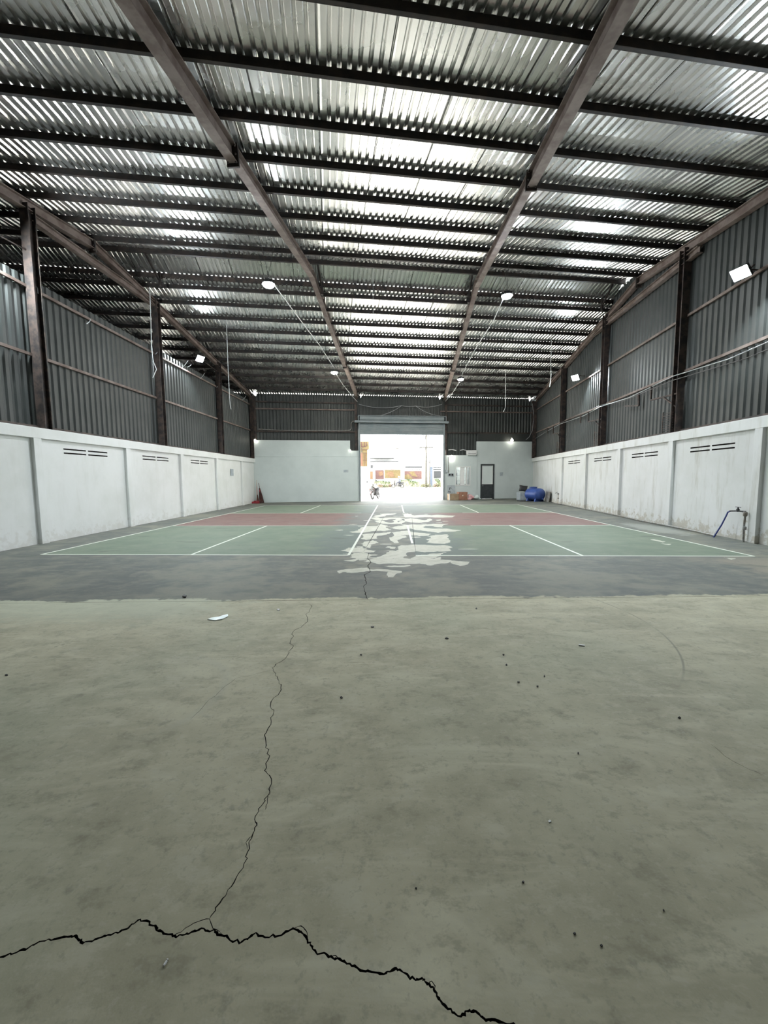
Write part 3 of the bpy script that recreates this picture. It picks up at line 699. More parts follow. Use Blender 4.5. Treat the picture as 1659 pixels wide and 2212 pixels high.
# office door and window
d2 = empty('door_2', back_pt(6.12, 0)); tag(d2, 'dark framed office door with a frosted upper pane', kind='structure'); D2 = Vector(d2.location)
def d2p(m, n, mt, **k): o = m.obj(n, mt, d2, **k); o.location = Vector(o.location)-D2; return o
def frost():
    k = NT('frosted_pane'); v = k.pos(); n = k.noise(v, 8, 4, .6); k.base(k.mix(n, (.80, .88, .86), (.88, .93, .91))); k.rough(.5); k.b.inputs['Transmission Weight'].default_value = .55; k.b.inputs['IOR'].default_value = 1.2
    return k.m
MAT['frost'] = frost()
for x0, x1, z0, z1 in ((5.66, 5.74, 0, 2.285), (6.50, 6.58, 0, 2.285), (5.74, 6.50, 2.19, 2.285)): d2p(bbox_(MB(), x0, x1, z0, z1, -.12, .0), 'door_frame', MAT['door_dark'], bevel=.004)
d2p(bbox_(MB(), 5.745, 6.495, .03, .90, -.09, -.05), 'lower_panel', MAT['door_dark'])
d2p(bbox_(MB(), 5.745, 6.495, .90, .97, -.1, -.03), 'mid_rail', MAT['door_dark'])
d2p(bbox_(MB(), 5.79, 6.45, 1.0, 2.15, -.075, -.06), 'pane', MAT['frost'])
for x0, x1, z0, z1 in ((5.745, 5.79, .97, 2.19), (6.45, 6.495, .97, 2.19), (5.79, 6.45, .97, 1.0), (5.79, 6.45, 2.15, 2.19)): d2p(bbox_(MB(), x0, x1, z0, z1, -.09, -.04), 'pane_bead', MAT['white_paint'])
d2p(bbox_(MB(), 5.77, 5.83, .86, .89, -.03, .02), 'handle', MAT['chrome'])
w1 = empty('window_1', back_pt(4.47, .9)); tag(w1, 'white sliding window in the pale back wall with shelves behind the glass', kind='structure'); W1 = Vector(w1.location)
def w1p(m, n, mt, **k): o = m.obj(n, mt, w1, **k); o.location = Vector(o.location)-W1; return o
def glass():
    k = NT('window_glass'); k.base((.86, .93, .93)); k.rough(.05); k.b.inputs['Transmission Weight'].default_value = .9; k.b.inputs['IOR'].default_value = 1.05; return k.m
MAT['glass'] = glass()
for x0, x1, z0, z1 in ((3.97, 4.02, .90, 2.13), (4.92, 4.97, .90, 2.13), (4.02, 4.92, .90, .95), (4.02, 4.92, 2.08, 2.13)): w1p(bbox_(MB(), x0, x1, z0, z1, -.1, .02), 'window_frame', MAT['white_paint'], bevel=.004)
w1p(bbox_(MB(), 4.30, 4.57, .95, 2.08, -.06, -.02), 'sliding_sash', MAT['white_paint'])
w1p(bbox_(MB(), 4.68, 4.74, .95, 2.08, -.07, -.02), 'mullion', MAT['white_paint'])
for x0, x1 in ((4.02, 4.30), (4.57, 4.68), (4.74, 4.92)): w1p(bbox_(MB(), x0, x1, .95, 2.08, -.055, -.05), 'pane', MAT['glass'])
for i in range(4): w1p(bbox_(MB(), 4.76+.04*i, 4.775+.04*i, .96, 2.07, -.085, -.07), 'security_bar', MAT['grey_board'])
# lit office behind the window and the office door
of_ = empty('wall_office', back_pt(5.2, 0, -1.4)); tag(of_, 'white walls of the lit office behind the window', kind='structure'); OFO = Vector(of_.location)
def ofp(m, n, mt): o = m.obj(n, mt, of_); o.location = Vector(o.location)-OFO
ofp(bbox_(MB(), 3.5, 7.0, 0, 2.6, -1.6, -1.54), 'room_wall', MAT['white_paint'])
for x in (3.5, 7.0): ofp(bbox_(MB(), x-.02, x+.02, 0, 2.6, -1.6, -.2), 'room_side', MAT['white_paint'])
ofp(bbox_(MB(), 3.5, 7.0, 2.6, 2.64, -1.6, -.2), 'room_ceiling', MAT['white_paint']); ofp(bbox_(MB(), 3.5, 7.0, -.02, .0, -1.6, -.1), 'room_floor', MAT['white_paint'])
tl = empty('tube_lamp', back_pt(5.2, 2.5, -1.0)); tag(tl, 'fluorescent tube lamp on the office ceiling behind the window', 'lamp'); MAT['tube'] = emis('tube_glass', (1, 1, .97), 150.0); TLO = Vector(tl.location)
o = MB().tube([back_pt(4.3, 2.5, -1.0), back_pt(6.1, 2.5, -1.0)], .02, 10).obj('tube', MAT['tube'], tl); o.location = -TLO
o = bbox_(MB(), 4.25, 6.15, 2.53, 2.6, -1.03, -.97).obj('batten', MAT['white_plastic'], tl); o.location = -TLO
for z in (.965, 1.2, 1.55, 1.85): w1p(bbox_(MB(), 3.95, 5.0, z, z+.025, -.75, -.45), 'shelf', MAT['grey_board'])
goods = [(4.05, 1.225, .1, .14, 'sign_blue'), (4.2, 1.225, .12, .2, 'clear_bag'), (4.08, 1.575, .14, .06, 'mark'), (4.24, 1.575, .08, .16, 'grey_board'), (4.12, 1.875, .12, .1, 'clear_bag'), (4.62, 1.225, .08, .14, 'tape'), (4.62, 1.575, .07, .12, 'card2'), (4.62, 1.875, .08, .1, 'mark'), (4.07, .99, .1, .15, 'pink_bag'), (4.22, .99, .1, .18, 'sign_blue'), (4.62, .99, .09, .15, 'card2')]
gi = ['blue', 'pale', 'dark flat', 'grey', 'pale upper', 'tan', 'brown', 'small dark', 'pink', 'tall blue', 'low brown']
for (x, z, wd, h, mt), nm in zip(goods, gi):
    o = bbox_(MB(), x-wd/2, x+wd/2, z, z+h, -.7, -.55).obj('carton', MAT[mt], bevel=.008); tag(o, 'small %s carton on the shelves behind the office window' % nm, 'carton', 'cartons behind the office window')

# ================================================================== LAMPS
def highbay(name, label, lensmat, p, ctop):
    """round pendant lamp: ribbed driver, shallow reflector, domed lens, hook and chain up to a purlin"""
    root = empty(name, p); tag(root, label, 'lamp', 'pendant high bay lamps')
    sharp_smooth(MB().lathe([(.02, .10), (.075, .10), (.085, .03), (.165, .01), (.175, -.03), (.165, -.032), (.02, -.02)], 24).obj('housing', MAT['lamp_case'], root))
    for k in range(10):
        a = 2*PI*k/10; MB().box((.115*math.cos(a), .115*math.sin(a), .045), (.09, .006, .05), (Vector((math.cos(a), math.sin(a), 0)), Vector((-math.sin(a), math.cos(a), 0)), Zv)).obj('cooling_fin', MAT['lamp_case'], root)
    prof = [(.158*math.cos(t*PI/2/4), -.03-.085*math.sin(t*PI/2/4)) for t in range(4)] + [(.012, -.115)]
    MB().lathe(prof, 14).obj('lens', lensmat, root, smooth=True)
    MB().tube([(0, 0, .10), (0, 0, .15), (.03, 0, .18), (0, 0, .21), (-.02, 0, .19)], .007, 6).obj('hook', MAT['chrome'], root)
    top = Vector(p); up = zlow(cc(top.x, top.y)) - top.z
    MB().tube([(0, 0, .2), (-.04, -.25, up*.6), (-.09, -.6, up-.07)], .006, 5).obj('hanging_wire', MAT['cable_b'], root)
    MB().tube([(0, 0, .2), (.02, .2, up*.55), (.05, .42, up+.03)], .006, 5).obj('hanging_wire', MAT['cable_b'], root)
    return root
L1 = at_c(580, 612, 11.6); L2 = at_c(1095, 637, 12.0); L3 = at_c(722, 803, 20.0); L4 = at_c(995, 818, 20.0)
highbay('pendant_lamp', 'round cold white pendant lamp hung beside the bolted rafter, nearer the left wall', MAT['lens'], L1, 11.4)
highbay('pendant_lamp', 'round cold white pendant lamp hung by the rafter on the stained wall side', MAT['lens'], L2, 11.4)
highbay('pendant_lamp', 'round warm white pendant lamp over the far court, nearer the left wall', MAT['lens_warm'], L3, 20)
highbay('pendant_lamp', 'round warm white pendant lamp over the far court on the office side', MAT['lens_warm'], L4, 20)
def floodlight(label, p, aim, arm, wd=.34, ht=.26):
    """flat LED floodlight: ribbed case, glass, bezel, U bracket on an arm"""
    root = empty('floodlight', p); tag(root, label, 'floodlight', 'wall floodlights')
    d = Vector(aim).normalized(); r = d.cross(Zv).normalized(); u = r.cross(d); ax = (r, u, d)
    MB().box(-d*.03, (wd, ht, .05), ax).obj('case', MAT['lamp_case'], root, bevel=.008)
    for k in range(6): MB().box(-d*.075 + r*(wd*(k-2.5)/6.5), (.008, ht*.85, .045), ax).obj('cooling_fin', MAT['lamp_case'], root)
    MB().box(d*.004, (wd*.92, ht*.9, .012), ax).obj('glass', MAT['flood_lens'], root)
    for s in (-1, 1): MB().box(r*s*wd*.49 + d*.006, (.012, ht, .02), ax).obj('bezel', MAT['lamp_case'], root); 
    for s in (-1, 1): MB().box(u*s*ht*.49 + d*.006, (wd, .012, .02), ax).obj('bezel', MAT['lamp_case'], root)
    a = Vector(arm) - Vector(p)
    MB().tube([r*(wd*.52), r*(wd*.52)-d*.16, -d*.16, -r*(wd*.52)-d*.16, -r*(wd*.52)], .009, 6).obj('bracket', MAT['rust_dark'], root)
    MB().tube([-d*.16, a], .014, 6).obj('arm', MAT['rust_dark'], root)
    return root
FR1 = on_right(1600, 590, .25); FR2 = on_right(1243, 816, .25); FL1 = on_left(432, 775, .25)
floodlight('square floodlight high on the stained wall cladding above the water tap', FR1, (-.85, -.25, -.75), (rx(FR1.y)+OFFC, FR1.y+.1, FR1.z+.1))
floodlight('square floodlight on the stained wall cladding, farther from the water tap', FR2, (-.8, -.5, -.7), (rx(FR2.y)+OFFC, FR2.y+.1, FR2.z+.1))
floodlight('floodlight on an arm above the clean left wall cladding', FL1, (.85, -.4, -.7), (lx(18.9)-OFFC+.12, 18.8, FL1.z+.15))
FL0 = Vector((lx(7.9)+.1, 7.75, 6.35))
floodlight('floodlight by the tall column on the clean left wall', FL0, (.75, .55, -.6), (lx(9.1)-OFFC+.12, 9.0, 6.6))

# ================================================================== BULBS AND BOXES ON THE BACK WALL
def bulb(label, p, r=.07):
    root = empty('bulb', p); tag(root, label, 'bulb', 'small round bulbs on the back wall')
    MB().lathe([(r*math.sin(PI*t/10), -r*math.cos(PI*t/10)) for t in (1, 3, 5, 7, 9)], 10).obj('globe', MAT['bulb'], root, smooth=True)
    MB().lathe([(.028, r*.8), (.03, r*1.5), (.02, r*1.8)], 10).obj('socket', MAT['white_plastic'], root)
    MB().tube([(0, 0, r*1.7), EC*.06 + Zv*r*1.9, EC*.14 + Zv*r*1.6], .012, 6).obj('stem', MAT['white_plastic'], root)
bulb('small bright bulb at the parapet corner above the red dustpan', on_back(551, 951, .12), .06)
bulb('round yellowish bulb above the pale wall to the side of the office door', on_back(1106, 951, .14), .09)
bulb('bright bulb at the top of the low wall above the switch panel', on_back(976, 989, .12), .1)
bulb('tiny bulb on the stepped wall beside the shutter guide rail', on_back(757, 973, .1), .035)
def bthing(name, label, cat, x0, x1, z0, z1, d0, d1, mat, bev=.01, group=None):
    c = back_pt((x0+x1)/2, z0, (d0+d1)/2); o = bbox_(MB(), x0, x1, z0, z1, d0, d1).obj(name, mat, bevel=bev, origin=c); return tag(o, label, cat, group)
u = empty('box_unit', back_pt(5.0, 2.86, .05)); tag(u, 'white box unit on top of the low wall between shutter and office door', 'box unit'); UO = Vector(u.location)
def up_(m, n, mt, **k): o = m.obj(n, mt, u, **k); o.location = Vector(o.location)-UO
up_(bbox_(MB(), 4.70, 5.33, 2.88, 3.17, -.12, .14), 'case', MAT['white_plastic'], bevel=.03)
up_(bbox_(MB(), 4.72, 5.31, 2.855, 2.885, -.1, .12), 'under_tray', MAT['white_paint']); up_(bbox_(MB(), 4.76, 5.28, 2.95, 2.965, .14, .15), 'vent_slot', MAT['mark'])
for i, (a, b) in enumerate(((3.52, 4.05), (4.3, 4.72))):
    o = MB().tube([back_pt(a, 3.2-.02*i, -.1), back_pt((a+b)/2, 3.22, -.1), back_pt(b, 3.17, -.1)], .022, 8).obj('conduit', MAT['white_plastic']); tag(o, ['short white conduit next to the shutter guide rail', 'short white conduit running into the white box unit'][i], 'conduit', 'conduits on the back wall')
sw = empty('switch_panel', back_pt(3.66, 1.5)); tag(sw, 'pale switch panel with two dark square switches', 'switch panel'); SO = Vector(sw.location)
def swp(m, n, mt, **k): o = m.obj(n, mt, sw, **k); o.location = Vector(o.location)-SO
swp(bbox_(MB(), 3.46, 3.86, 1.50, 1.71, .0, .03), 'plate', MAT['grey_board'], bevel=.004)
for x in (3.52, 3.70): swp(bbox_(MB(), x, x+.12, 1.545, 1.665, .03, .05), 'switch', MAT['black_plastic'], bevel=.004)
swp(MB().tube([back_pt(3.52, 1.7, .02), back_pt(3.5, 2.2, .02), back_pt(3.51, 2.75, .02)], .02, 6), 'conduit', MAT['pvc'])
o = empty('meter_box', back_pt(3.36, 1.72)); tag(o, 'small grey electric box beside the shutter guide rail', 'box'); OO = Vector(o.location)
k_ = bbox_(MB(), 3.30, 3.43, 1.74, 1.93, 0, .08).obj('case', MAT['grey_board'], o, bevel=.01); k_.location = -OO
k_ = MB().tube([back_pt(3.36, 1.93, .04), back_pt(3.33, 2.6, .03), back_pt(3.34, 3.4, -.1)], .014, 6).obj('conduit', MAT['pvc'], o); k_.location = -OO
# leaning board, cartons, bags
nb = empty('leaning_board', back_pt(3.69, 0, .1)); tag(nb, 'grey board with dark marks leaning on the wall behind the cardboard boxes', 'board'); NO = Vector(nb.location)
def nbp(m, n, mt, **k): o = m.obj(n, mt, nb, **k); o.location = Vector(o.location)-NO
nbp(bbox_(MB(), 3.44, 3.93, .02, .93, .02, .05), 'panel', MAT['grey_board'])
for x0, x1, z0, z1 in ((3.56, 3.60, .64, .78), (3.60, 3.68, .75, .78), (3.66, 3.69, .68, .75), (3.50, 3.56, .48, .56), (3.58, 3.66, .47, .53)): nbp(bbox_(MB(), x0, x1, z0, z1, .05, .055), 'mark', MAT['mark'])
def carton(label, x0, x1, z1, d0, d1, mat, flap):
    c = back_pt((x0+x1)/2, 0, (d0+d1)/2); root = empty('cardboard_box', c); tag(root, label, 'box', 'cardboard boxes by the shutter door')
    def p(m, n, mt, **k): o = m.obj(n, mt, root, **k); o.location = Vector(o.location)-c
    t = .012
    for a, b, e, f in ((x0, x1, d0, d0+t), (x0, x1, d1-t, d1), (x0, x0+t, d0+t, d1-t), (x1-t, x1, d0+t, d1-t)): p(bbox_(MB(), a, b, .005, z1, e, f), 'side', mat)
    p(bbox_(MB(), x0, x1, 0, .012, d0, d1), 'bottom', mat)
    if flap: p(bbox_(MB(), x0, x1, z1, z1+.01, d0, d1), 'lid', mat); p(bbox_(MB(), x0+.2, x0+.28, z1-.25, z1-.17, d1, d1+.004), 'label', MAT['tape'])
    else: p(bbox_(MB(), x0-.02, x0+.03, .0, z1, d1, d1+.01), 'corner_tape', MAT['white_plastic'])
carton('open light brown cardboard box next to the shutter door', 3.34, 3.93, .40, .35, .8, MAT['card2'], False)
carton('closed reddish brown cardboard box beside the open one', 3.95, 4.50, .50, .35, .8, MAT['card'], True)
def crumple(name, label, cat, c, r, mat, seed, flat=.6):
    random.seed(seed); bm = bmesh.new(); bmesh.ops.create_icosphere(bm, subdivisions=3, radius=1)
    ks = [(Vector((random.gauss(0, 1), random.gauss(0, 1), random.gauss(0, 1))).normalized(), random.uniform(-.9, 1.0)) for _ in range(40)]
    for v in bm.verts:
        n = v.co.normalized(); s = 1 + sum(a*max(0, n.dot(k)-.72)*2.4 for k, a in ks); v.co = n*s; v.co.z = max(v.co.z, -.75)
    me_ = bpy.data.meshes.new(name); bm.transform(Matrix.Diagonal((r, r*.8, r*flat, 1)) @ Matrix.Translation((0, 0, .75))); bm.to_mesh(me_); bm.free(); me_.materials.append(mat)
    o = bpy.data.objects.new(name, me_); COL.objects.link(o); o.location = c; return tag(o, label, cat)
crumple('plastic_bag', 'crumpled pink plastic bag on the floor beside the cardboard boxes', 'bag', back_pt(4.85, 0, .5), .2, MAT['pink_bag'], 3, .8)
crumple('plastic_bag', 'crumpled pale clear plastic bag on the floor near the office door', 'bag', back_pt(5.22, 0, .45), .19, MAT['clear_bag'], 5, .55)
# paper notices
def notice(label, pts_frame, mat, lines, nm='paper_notice'):
    P0, ex, ez, nrm, wd, h = pts_frame; root = empty(nm, P0); tag(root, label, 'notice')
    MB().box(ex*(wd/2)+ez*(h/2)+nrm*.004, (wd, h, .006), (ex, ez, nrm)).obj('sheet', mat, root)
    for i in range(lines):
        f = .55 + .3*((i*37) % 5)/5; z = h*(1-(i+1)/(lines+1)); MB().box(ex*(wd*(.1+f*.4))+ez*z+nrm*.008, (wd*f*.8, h*.05, .002), (ex, ez, nrm)).obj('printed_line', MAT['sign_blue'], root)
notice('small printed notice on the pale wall left of the shutter', (back_pt(-3.13, 1.80), EA, Zv, -EC, .30, .16), MAT['grey_board'], 3)
notice('faint paper notice on the pale wall beside the office door', (back_pt(6.97, 1.5, -.04), EA, Zv, -EC, .22, .24), MAT['grey_board'], 2)
pl = on_left(498, 1028, -.08); eyl = Vector((-.0165, 1, 0)).normalized(); nl = Vector((1, .0165, 0)).normalized()
notice('square paper notice on the white panel near the brooms', (pl + nl*.004, eyl, Zv, nl, .38, .36), MAT['grey_board'], 4)
# conduit that climbs to the shutter housing on the left, and drooping wires above the shutter
o = MB().tube([back_pt(-8.1, 4.42, -.1), back_pt(-6.6, 4.36, -.12), back_pt(-3.1, 4.36, -.1), back_pt(-2.7, 4.4, -.06), back_pt(-2.62, 4.5, -.05), back_pt(-2.62, 4.8, -.05), back_pt(-2.55, 4.92, 0), back_pt(-2.4, 4.93, .1)], .02, 7).obj('conduit', MAT['pvc']); tag(o, 'long grey conduit bending up to the shutter housing', 'conduit', 'conduits on the back wall')
def sag(a, b, dz, n=10): a, b = Vector(a), Vector(b); return [a.lerp(b, i/n) - Zv*dz*4*(i/n)*(1-i/n) for i in range(n+1)]
def cable(label, pts, r, mat, name='cable', group='cables'):
    o = MB().tube(pts, r, 6).obj(name, mat, origin=Vector(pts[0])); sharp_smooth(o); return tag(o, label, 'cable', group)
pA, pB, pC, pD = on_back(775, 873, .06), on_back(868, 876, .06), on_back(898, 877, .06), on_back(955, 873, .06)
cable('thin grey wire drooping from the left rafter end above the shutter', sag(pA, pB, .18), .012, MAT['cable_g'])
cable('short slack grey wire between two hooks above the shutter', sag(pB, pC, .05), .012, MAT['cable_g'])
cable('thin grey wire drooping to the rafter end on the office side', sag(pC, pD, .12), .012, MAT['cable_g'])
cable('grey wire slanting down to the left end of the shutter roll', sag(pB, on_back(812, 899, .2), .12), .012, MAT['cable_g'])
cable('grey wire slanting down to the office end of the shutter roll', sag(pC, on_back(950, 898, .2), .12), .012, MAT['cable_g'])
# lamp supply cables
def path_px(lst): return [at_c(u_, v_, c_) for u_, v_, c_ in lst]
cable('white cable looping from the left cold pendant lamp to the shutter', path_px([(594, 618, 11.8), (618, 650, 13.2), (650, 693, 15.2), (690, 745, 18.2), (722, 795, 20.0)]), .014, MAT['cable_w'])
cable('white cable from the left warm pendant lamp down to the rafter end', path_px([(726, 808, 20.0), (740, 830, 21.6), (760, 855, 23.6), (772, 868, 24.7)]), .014, MAT['cable_w'])
cable('white cable looping from the office side cold pendant lamp to the next lamp', path_px([(1086, 648, 12.2), (1065, 695, 14.4), (1045, 725, 16.2), (1028, 752, 17.8), (1010, 785, 19), (997, 812, 20)]), .014, MAT['cable_w'])
cable('white cable from the office side warm pendant lamp to the rafter end', path_px([(992, 826, 20.2), (980, 845, 21.8), (962, 867, 24.7)]), .014, MAT['cable_w'])
# hanging cable ends
def hang(label, lst, r=.014): cable(label, path_px(lst), r, MAT['cable_w'], 'hanging_cable', 'loose hanging cables')
def htop(u_, v_, c): 
    p = at_c(u_, v_, c); return Vector((p.x, p.y, zlow(c)+.03))
def hang2(label, ut, c, lst, r=.013):
    pts = [at_c(u_, v_, c) for u_, v_ in lst]; top = Vector((pts[0].x, pts[0].y, zlow(c)+.02)); cable(label, [top] + pts, r, MAT['cable_w'], 'hanging_cable', 'loose hanging cables')
hang2('loose white cable with bent end beside the second left column', 322, FARC[0], [(324, 640), (326, 700), (327, 750), (331, 780), (338, 798), (330, 816)])
hang2('loose white cable hanging in front of the third left column', 488, FARC[2], [(489, 690), (492, 780), (496, 860), (497, 873), (499, 884)])
hang2('loose white cable with bent end in front of the dark back cladding', 1092, FARC[6], [(1092, 805), (1092, 850), (1092, 880), (1087, 890)])
hang2('long loose white cable hanging near the stained wall rafter', 1191, FARC[2], [(1191, 735), (1190, 780), (1190, 815), (1187, 836)])
hang2('very thin wire hanging from the ridge over the gap between courts', 806, 13.6, [(806, 560), (806, 620), (806, 690)], .004)
# ================================================================== RIGHT WALL FITTINGS
exr = Vector((.087, 1, 0)).normalized(); nr = Vector((-1, .087, 0)).normalized()
def rwall(y, z, d): return Vector((rx(y), y, z)) + nr*d         # d = distance into the hall
c1p = [rwall(*q) for q in ((26.0, 3.92, -.1), (23.5, 4.08, -.08), (20.9, 4.16, .02), (18.0, 4.14, -.06), (16.1, 4.20, .04), (14, 4.14, -.05), (11.4, 4.22, .03), (9.5, 4.12, -.05), (7, 4.2, -.05), (3, 4.2, -.05))]
cable('pale cable running along the stained wall girt', c1p, .013, MAT['cable_g'], 'girt_cable', 'cables along the stained wall')
c2p = [rwall(*q) for q in ((26.0, 3.96, -.12), (20.9, 4.22, .0), (16.1, 4.27, .0), (14.4, 4.1, -.04), (11.4, 4.10, .05), (9, 3.98, -.04), (5, 4.1, -.04))]
cable('dark cable running along the stained wall girt', c2p, .012, MAT['cable_b'], 'girt_cable', 'cables along the stained wall')
cable('grey cable dropping down the corner column of the stained wall', [on_back(1150, 872, .1), on_back(1153, 900, .1), on_back(1150, 930, .1), on_back(1143, 944, .1), on_back(1136, 950, .1)], .016, MAT['cable_g'], 'girt_cable', 'cables along the stained wall')
def bracket(label, y, full=True):
    root = empty('cable_bracket', rwall(y, 3.4, -.1)); tag(root, label, 'bracket', 'cable brackets on the stained wall columns'); O = Vector(root.location)
    def p(m, n): o = m.obj(n, MAT['rust_dark'], root); o.location = Vector(o.location) - O
    a = rwall(y-.05, 3.72, -.05); b = rwall(y+1.25, 3.78, .0)
    p(MB().beam(a, b, .04, .045), 'arm'); p(MB().beam(rwall(y-.03, 3.32, -.05), a.lerp(b, .55), .035, .035), 'strut')
    if full: p(MB().beam(b, b+Zv*.42, .04, .045, (0, 1, 0)), 'upright')
bracket('triangular cable bracket on the column between the two stained wall lights', 11.3)
bracket('triangular cable bracket on the column beside the far stained wall floodlight', 16.05)
bracket('triangular cable bracket on the last free column of the stained wall', 20.8)
def comb(label, y):
    root = empty('rebar_rack', rwall(y, 2.7, -.05)); tag(root, label, 'rack', 'rebar racks on the stained wall columns'); O = Vector(root.location)
    def p(m, n): o = m.obj(n, MAT['rust_dark'], root); o.location = Vector(o.location) - O
    p(MB().beam(rwall(y+.5, 2.7, -.02), rwall(y+.5, 3.3, -.02), .02, .02, (0, 1, 0)), 'upright'); p(MB().beam(rwall(y+.12, 2.7, -.02), rwall(y+.12, 3.3, -.02), .02, .02, (0, 1, 0)), 'upright')
    for k in range(8): p(MB().beam(rwall(y, 2.74+.07*k, -.02), rwall(y+.56, 2.76+.07*k, -.02), .016, .018), 'rung')
comb('comb of short rusty bars on the column above the vents near the tap', 11.4)
comb('comb of short rusty bars on the column beside the far stained wall floodlight', 16.15)
comb('comb of short rusty bars on the last free column of the stained wall', 20.9)
def hook_bar(label, pts):
    pts = [Vector(q) for q in pts]; m = MB()
    for a, b in zip(pts, pts[1:]): m.beam(a, b, .05, .05, (0, 1, 0) if abs((b-a).normalized().z) > .7 else (0, 0, 1))
    tag(m.obj('steel_bar', MAT['rust_dark'], origin=pts[0]), label, 'bar', 'steel bars hanging from the stained wall girt')
q = on_right(1380, 848, -.05); q2 = on_right(1380, 876, -.05); q3 = on_right(1351, 877, -.05); hook_bar('L shaped steel bar hanging under the stained wall cable', (q, q2, q3))
hook_bar('short straight steel bar hanging under the cable past the far floodlight', (on_right(1255, 897, -.05), on_right(1254, 914, -.05)))
hook_bar('short straight steel bar hanging under the cable near the far corner', (on_right(1183, 925, -.05), on_right(1183, 937, -.05)))
# little white straps tied along the top of the left cladding
straps = ['by the tall near column', 'past the near column', 'midway to the second column', 'just past the second column', 'under the left floodlight', 'beside the left floodlight arm', 'by the third column', 'past the third column', 'in the far corner']
for (u_, v_, du, dv), nm in zip([(74, 612, 8, 22), (78, 640, 6, -20), (195, 690, -8, 10), (340, 757, -4, 8), (392, 795, 14, -16), (405, 793, 8, -6), (432, 818, 10, -12), (468, 837, 8, -10), (522, 865, 9, -9)], straps):
    a = on_left(u_, v_, -.12); b = on_left(u_+du, v_+dv, -.05); o = MB().tube([a, a.lerp(b, .5)+nl*.03, b], .012, 6).obj('wire_strap', MAT['cable_g'], origin=a); tag(o, 'pale wire strap on the left cladding top ' + nm, 'strap', 'wire straps on the left cladding')
# water tap with blue hose
def tap(label, y, zt, y2=None, hose=True, h=.66):
    root = empty('water_tap', rwall(y, 0, .04)); tag(root, label, 'tap', 'wall taps'); O = Vector(root.location)
    def p(m, n, mt): o = m.obj(n, MAT[mt], root); o.location = Vector(o.location) - O; sharp_smooth(o)
    p(MB().tube([rwall(y, 0, .05), rwall(y+.02, .3, .045), rwall(y, h-.03, .05)], .02, 10), 'riser_pipe', 'pvc' if hose else 'wood')
    p(MB().lathe([(.02, -.04), (.036, -.03), (.036, .03), (.02, .04)], 10, rwall(y, .3, .045)), 'pipe_joint', 'pvc'); p(MB().lathe([(.03, -.05), (.04, -.03), (.04, .03), (.03, .05)], 10, rwall(y, h-.05, .05)), 'elbow', 'pvc')
    if hose:
        p(MB().tube([rwall(y, h, .05), rwall(y+.22, h, .055), rwall(y+.42, h-.02, .06)], .018, 10), 'cross_pipe', 'cable_b'); p(MB().lathe([(.02, -.03), (.034, -.02), (.034, .02), (.015, .05), (.015, .07)], 10, rwall(y+.2, h+.01, .055)), 'valve', 'cable_b')
        p(MB().beam(rwall(y+.13, h+.085, .055), rwall(y+.27, h+.085, .055), .02, .012), 'valve_handle', 'cable_b')
        p(MB().tube([rwall(y+.40, h-.02, .06), rwall(y+.47, h-.05, .065), rwall(y+.50, h-.14, .075), rwall(y+.56, .3, .12), rwall(y+.66, .0, .2)], .016, 10), 'hose', 'blue_hose')
    else:
        p(MB().tube([rwall(y, h-.02, .05), rwall(y+.05, h+.02, .13), rwall(y+.06, h-.03, .17)], .02, 8), 'spout', 'chrome'); p(MB().beam(rwall(y-.02, h+.06, .08), rwall(y+.1, h+.06, .08), .02, .012), 'valve_handle', 'chrome')
tap('wall water tap with a dark blue hose hanging from it', 8.57, .66)
tap('short standpipe tap on the far part of the stained wall', 20.75, .6, hose=False, h=.58)
hp = [rwall(9.3, .03, .12), rwall(10.2, .03, .05), rwall(11.2, .03, .06), rwall(12.4, .03, .14), rwall(14, .03, .07), rwall(16, .03, .06), rwall(18.2, .03, .09), rwall(20.2, .03, .08), rwall(20.8, .03, .2)]
cable('grey water pipe lying along the foot of the stained wall', hp, .022, MAT['pvc'], 'floor_pipe', 'floor pipes')
# ================================================================== BLUE TANK CORNER
tk = empty('water_tank', (8.25, 23.1, 0)); tag(tk, 'blue plastic water tank lying on its side near the corner', 'tank'); tk.rotation_euler = (0, 0, math.radians(32))
R_ = .355; prof = [(.02, -.50), (.16, -.49), (.27, -.455), (.335, -.39), (.355, -.30)] + [(.355 if i % 2 else .342, -.26+.052*i) for i in range(11)] + [(.355, .30), (.335, .39), (.27, .455), (.16, .49), (.02, .50)]
o = MB().lathe(prof, 32, (0, 0, R_+.06), (0, 1, 0)).obj('barrel', MAT['blue_tank'], tk); sharp_smooth(o, 35); o.scale = (1.25, 1, 1)
o = MB().lathe([(.2, 0), (.2, .1), (.235, .1), (.235, .13), (.02, .15)], 24, (0, .12, .71)).obj('manhole_lid', MAT['blue_tank'], tk); sharp_smooth(o)
for y in (-.28, .28): MB().prism([(-.4, 0), (.4, 0), (.3, .2), (.12, .09), (-.12, .09), (-.3, .2)], y-.04, y+.04, fr=lambda x, z, yy: (x, yy, z)).obj('foot', MAT['blue_tank'], tk)
MB().lathe([(.05, 0), (.05, .07), (.03, .07)], 12, (0, -.5, .16), (0, -1, 0)).obj('outlet', MAT['blue_tank'], tk)
def pillow(name, label, cat, c, sx, sy, th, mat, rot):
    n = 12; m = MB(); vs = []; idx = {}
    for s in (1, -1):
        for i in range(n+1):
            for j in range(n+1):
                x, y = 2*i/n-1, 2*j/n-1; e = (1-x**4)*(1-y**4); k = 1-.10*(1-abs(x))*abs(y)**3-.10*(1-abs(y))*abs(x)**3
                vs.append((x*sx*k, y*sy*k, s*th*e**.6))
    N = (n+1)**2; fs = []
    for s in range(2):
        for i in range(n):
            for j in range(n): a = s*N+i*(n+1)+j; fs.append((a, a+1, a+n+2, a+n+1))
    o = m.add(vs, fs).obj(name, mat, smooth=True); o.location = c; o.rotation_euler = rot; return tag(o, label, cat)
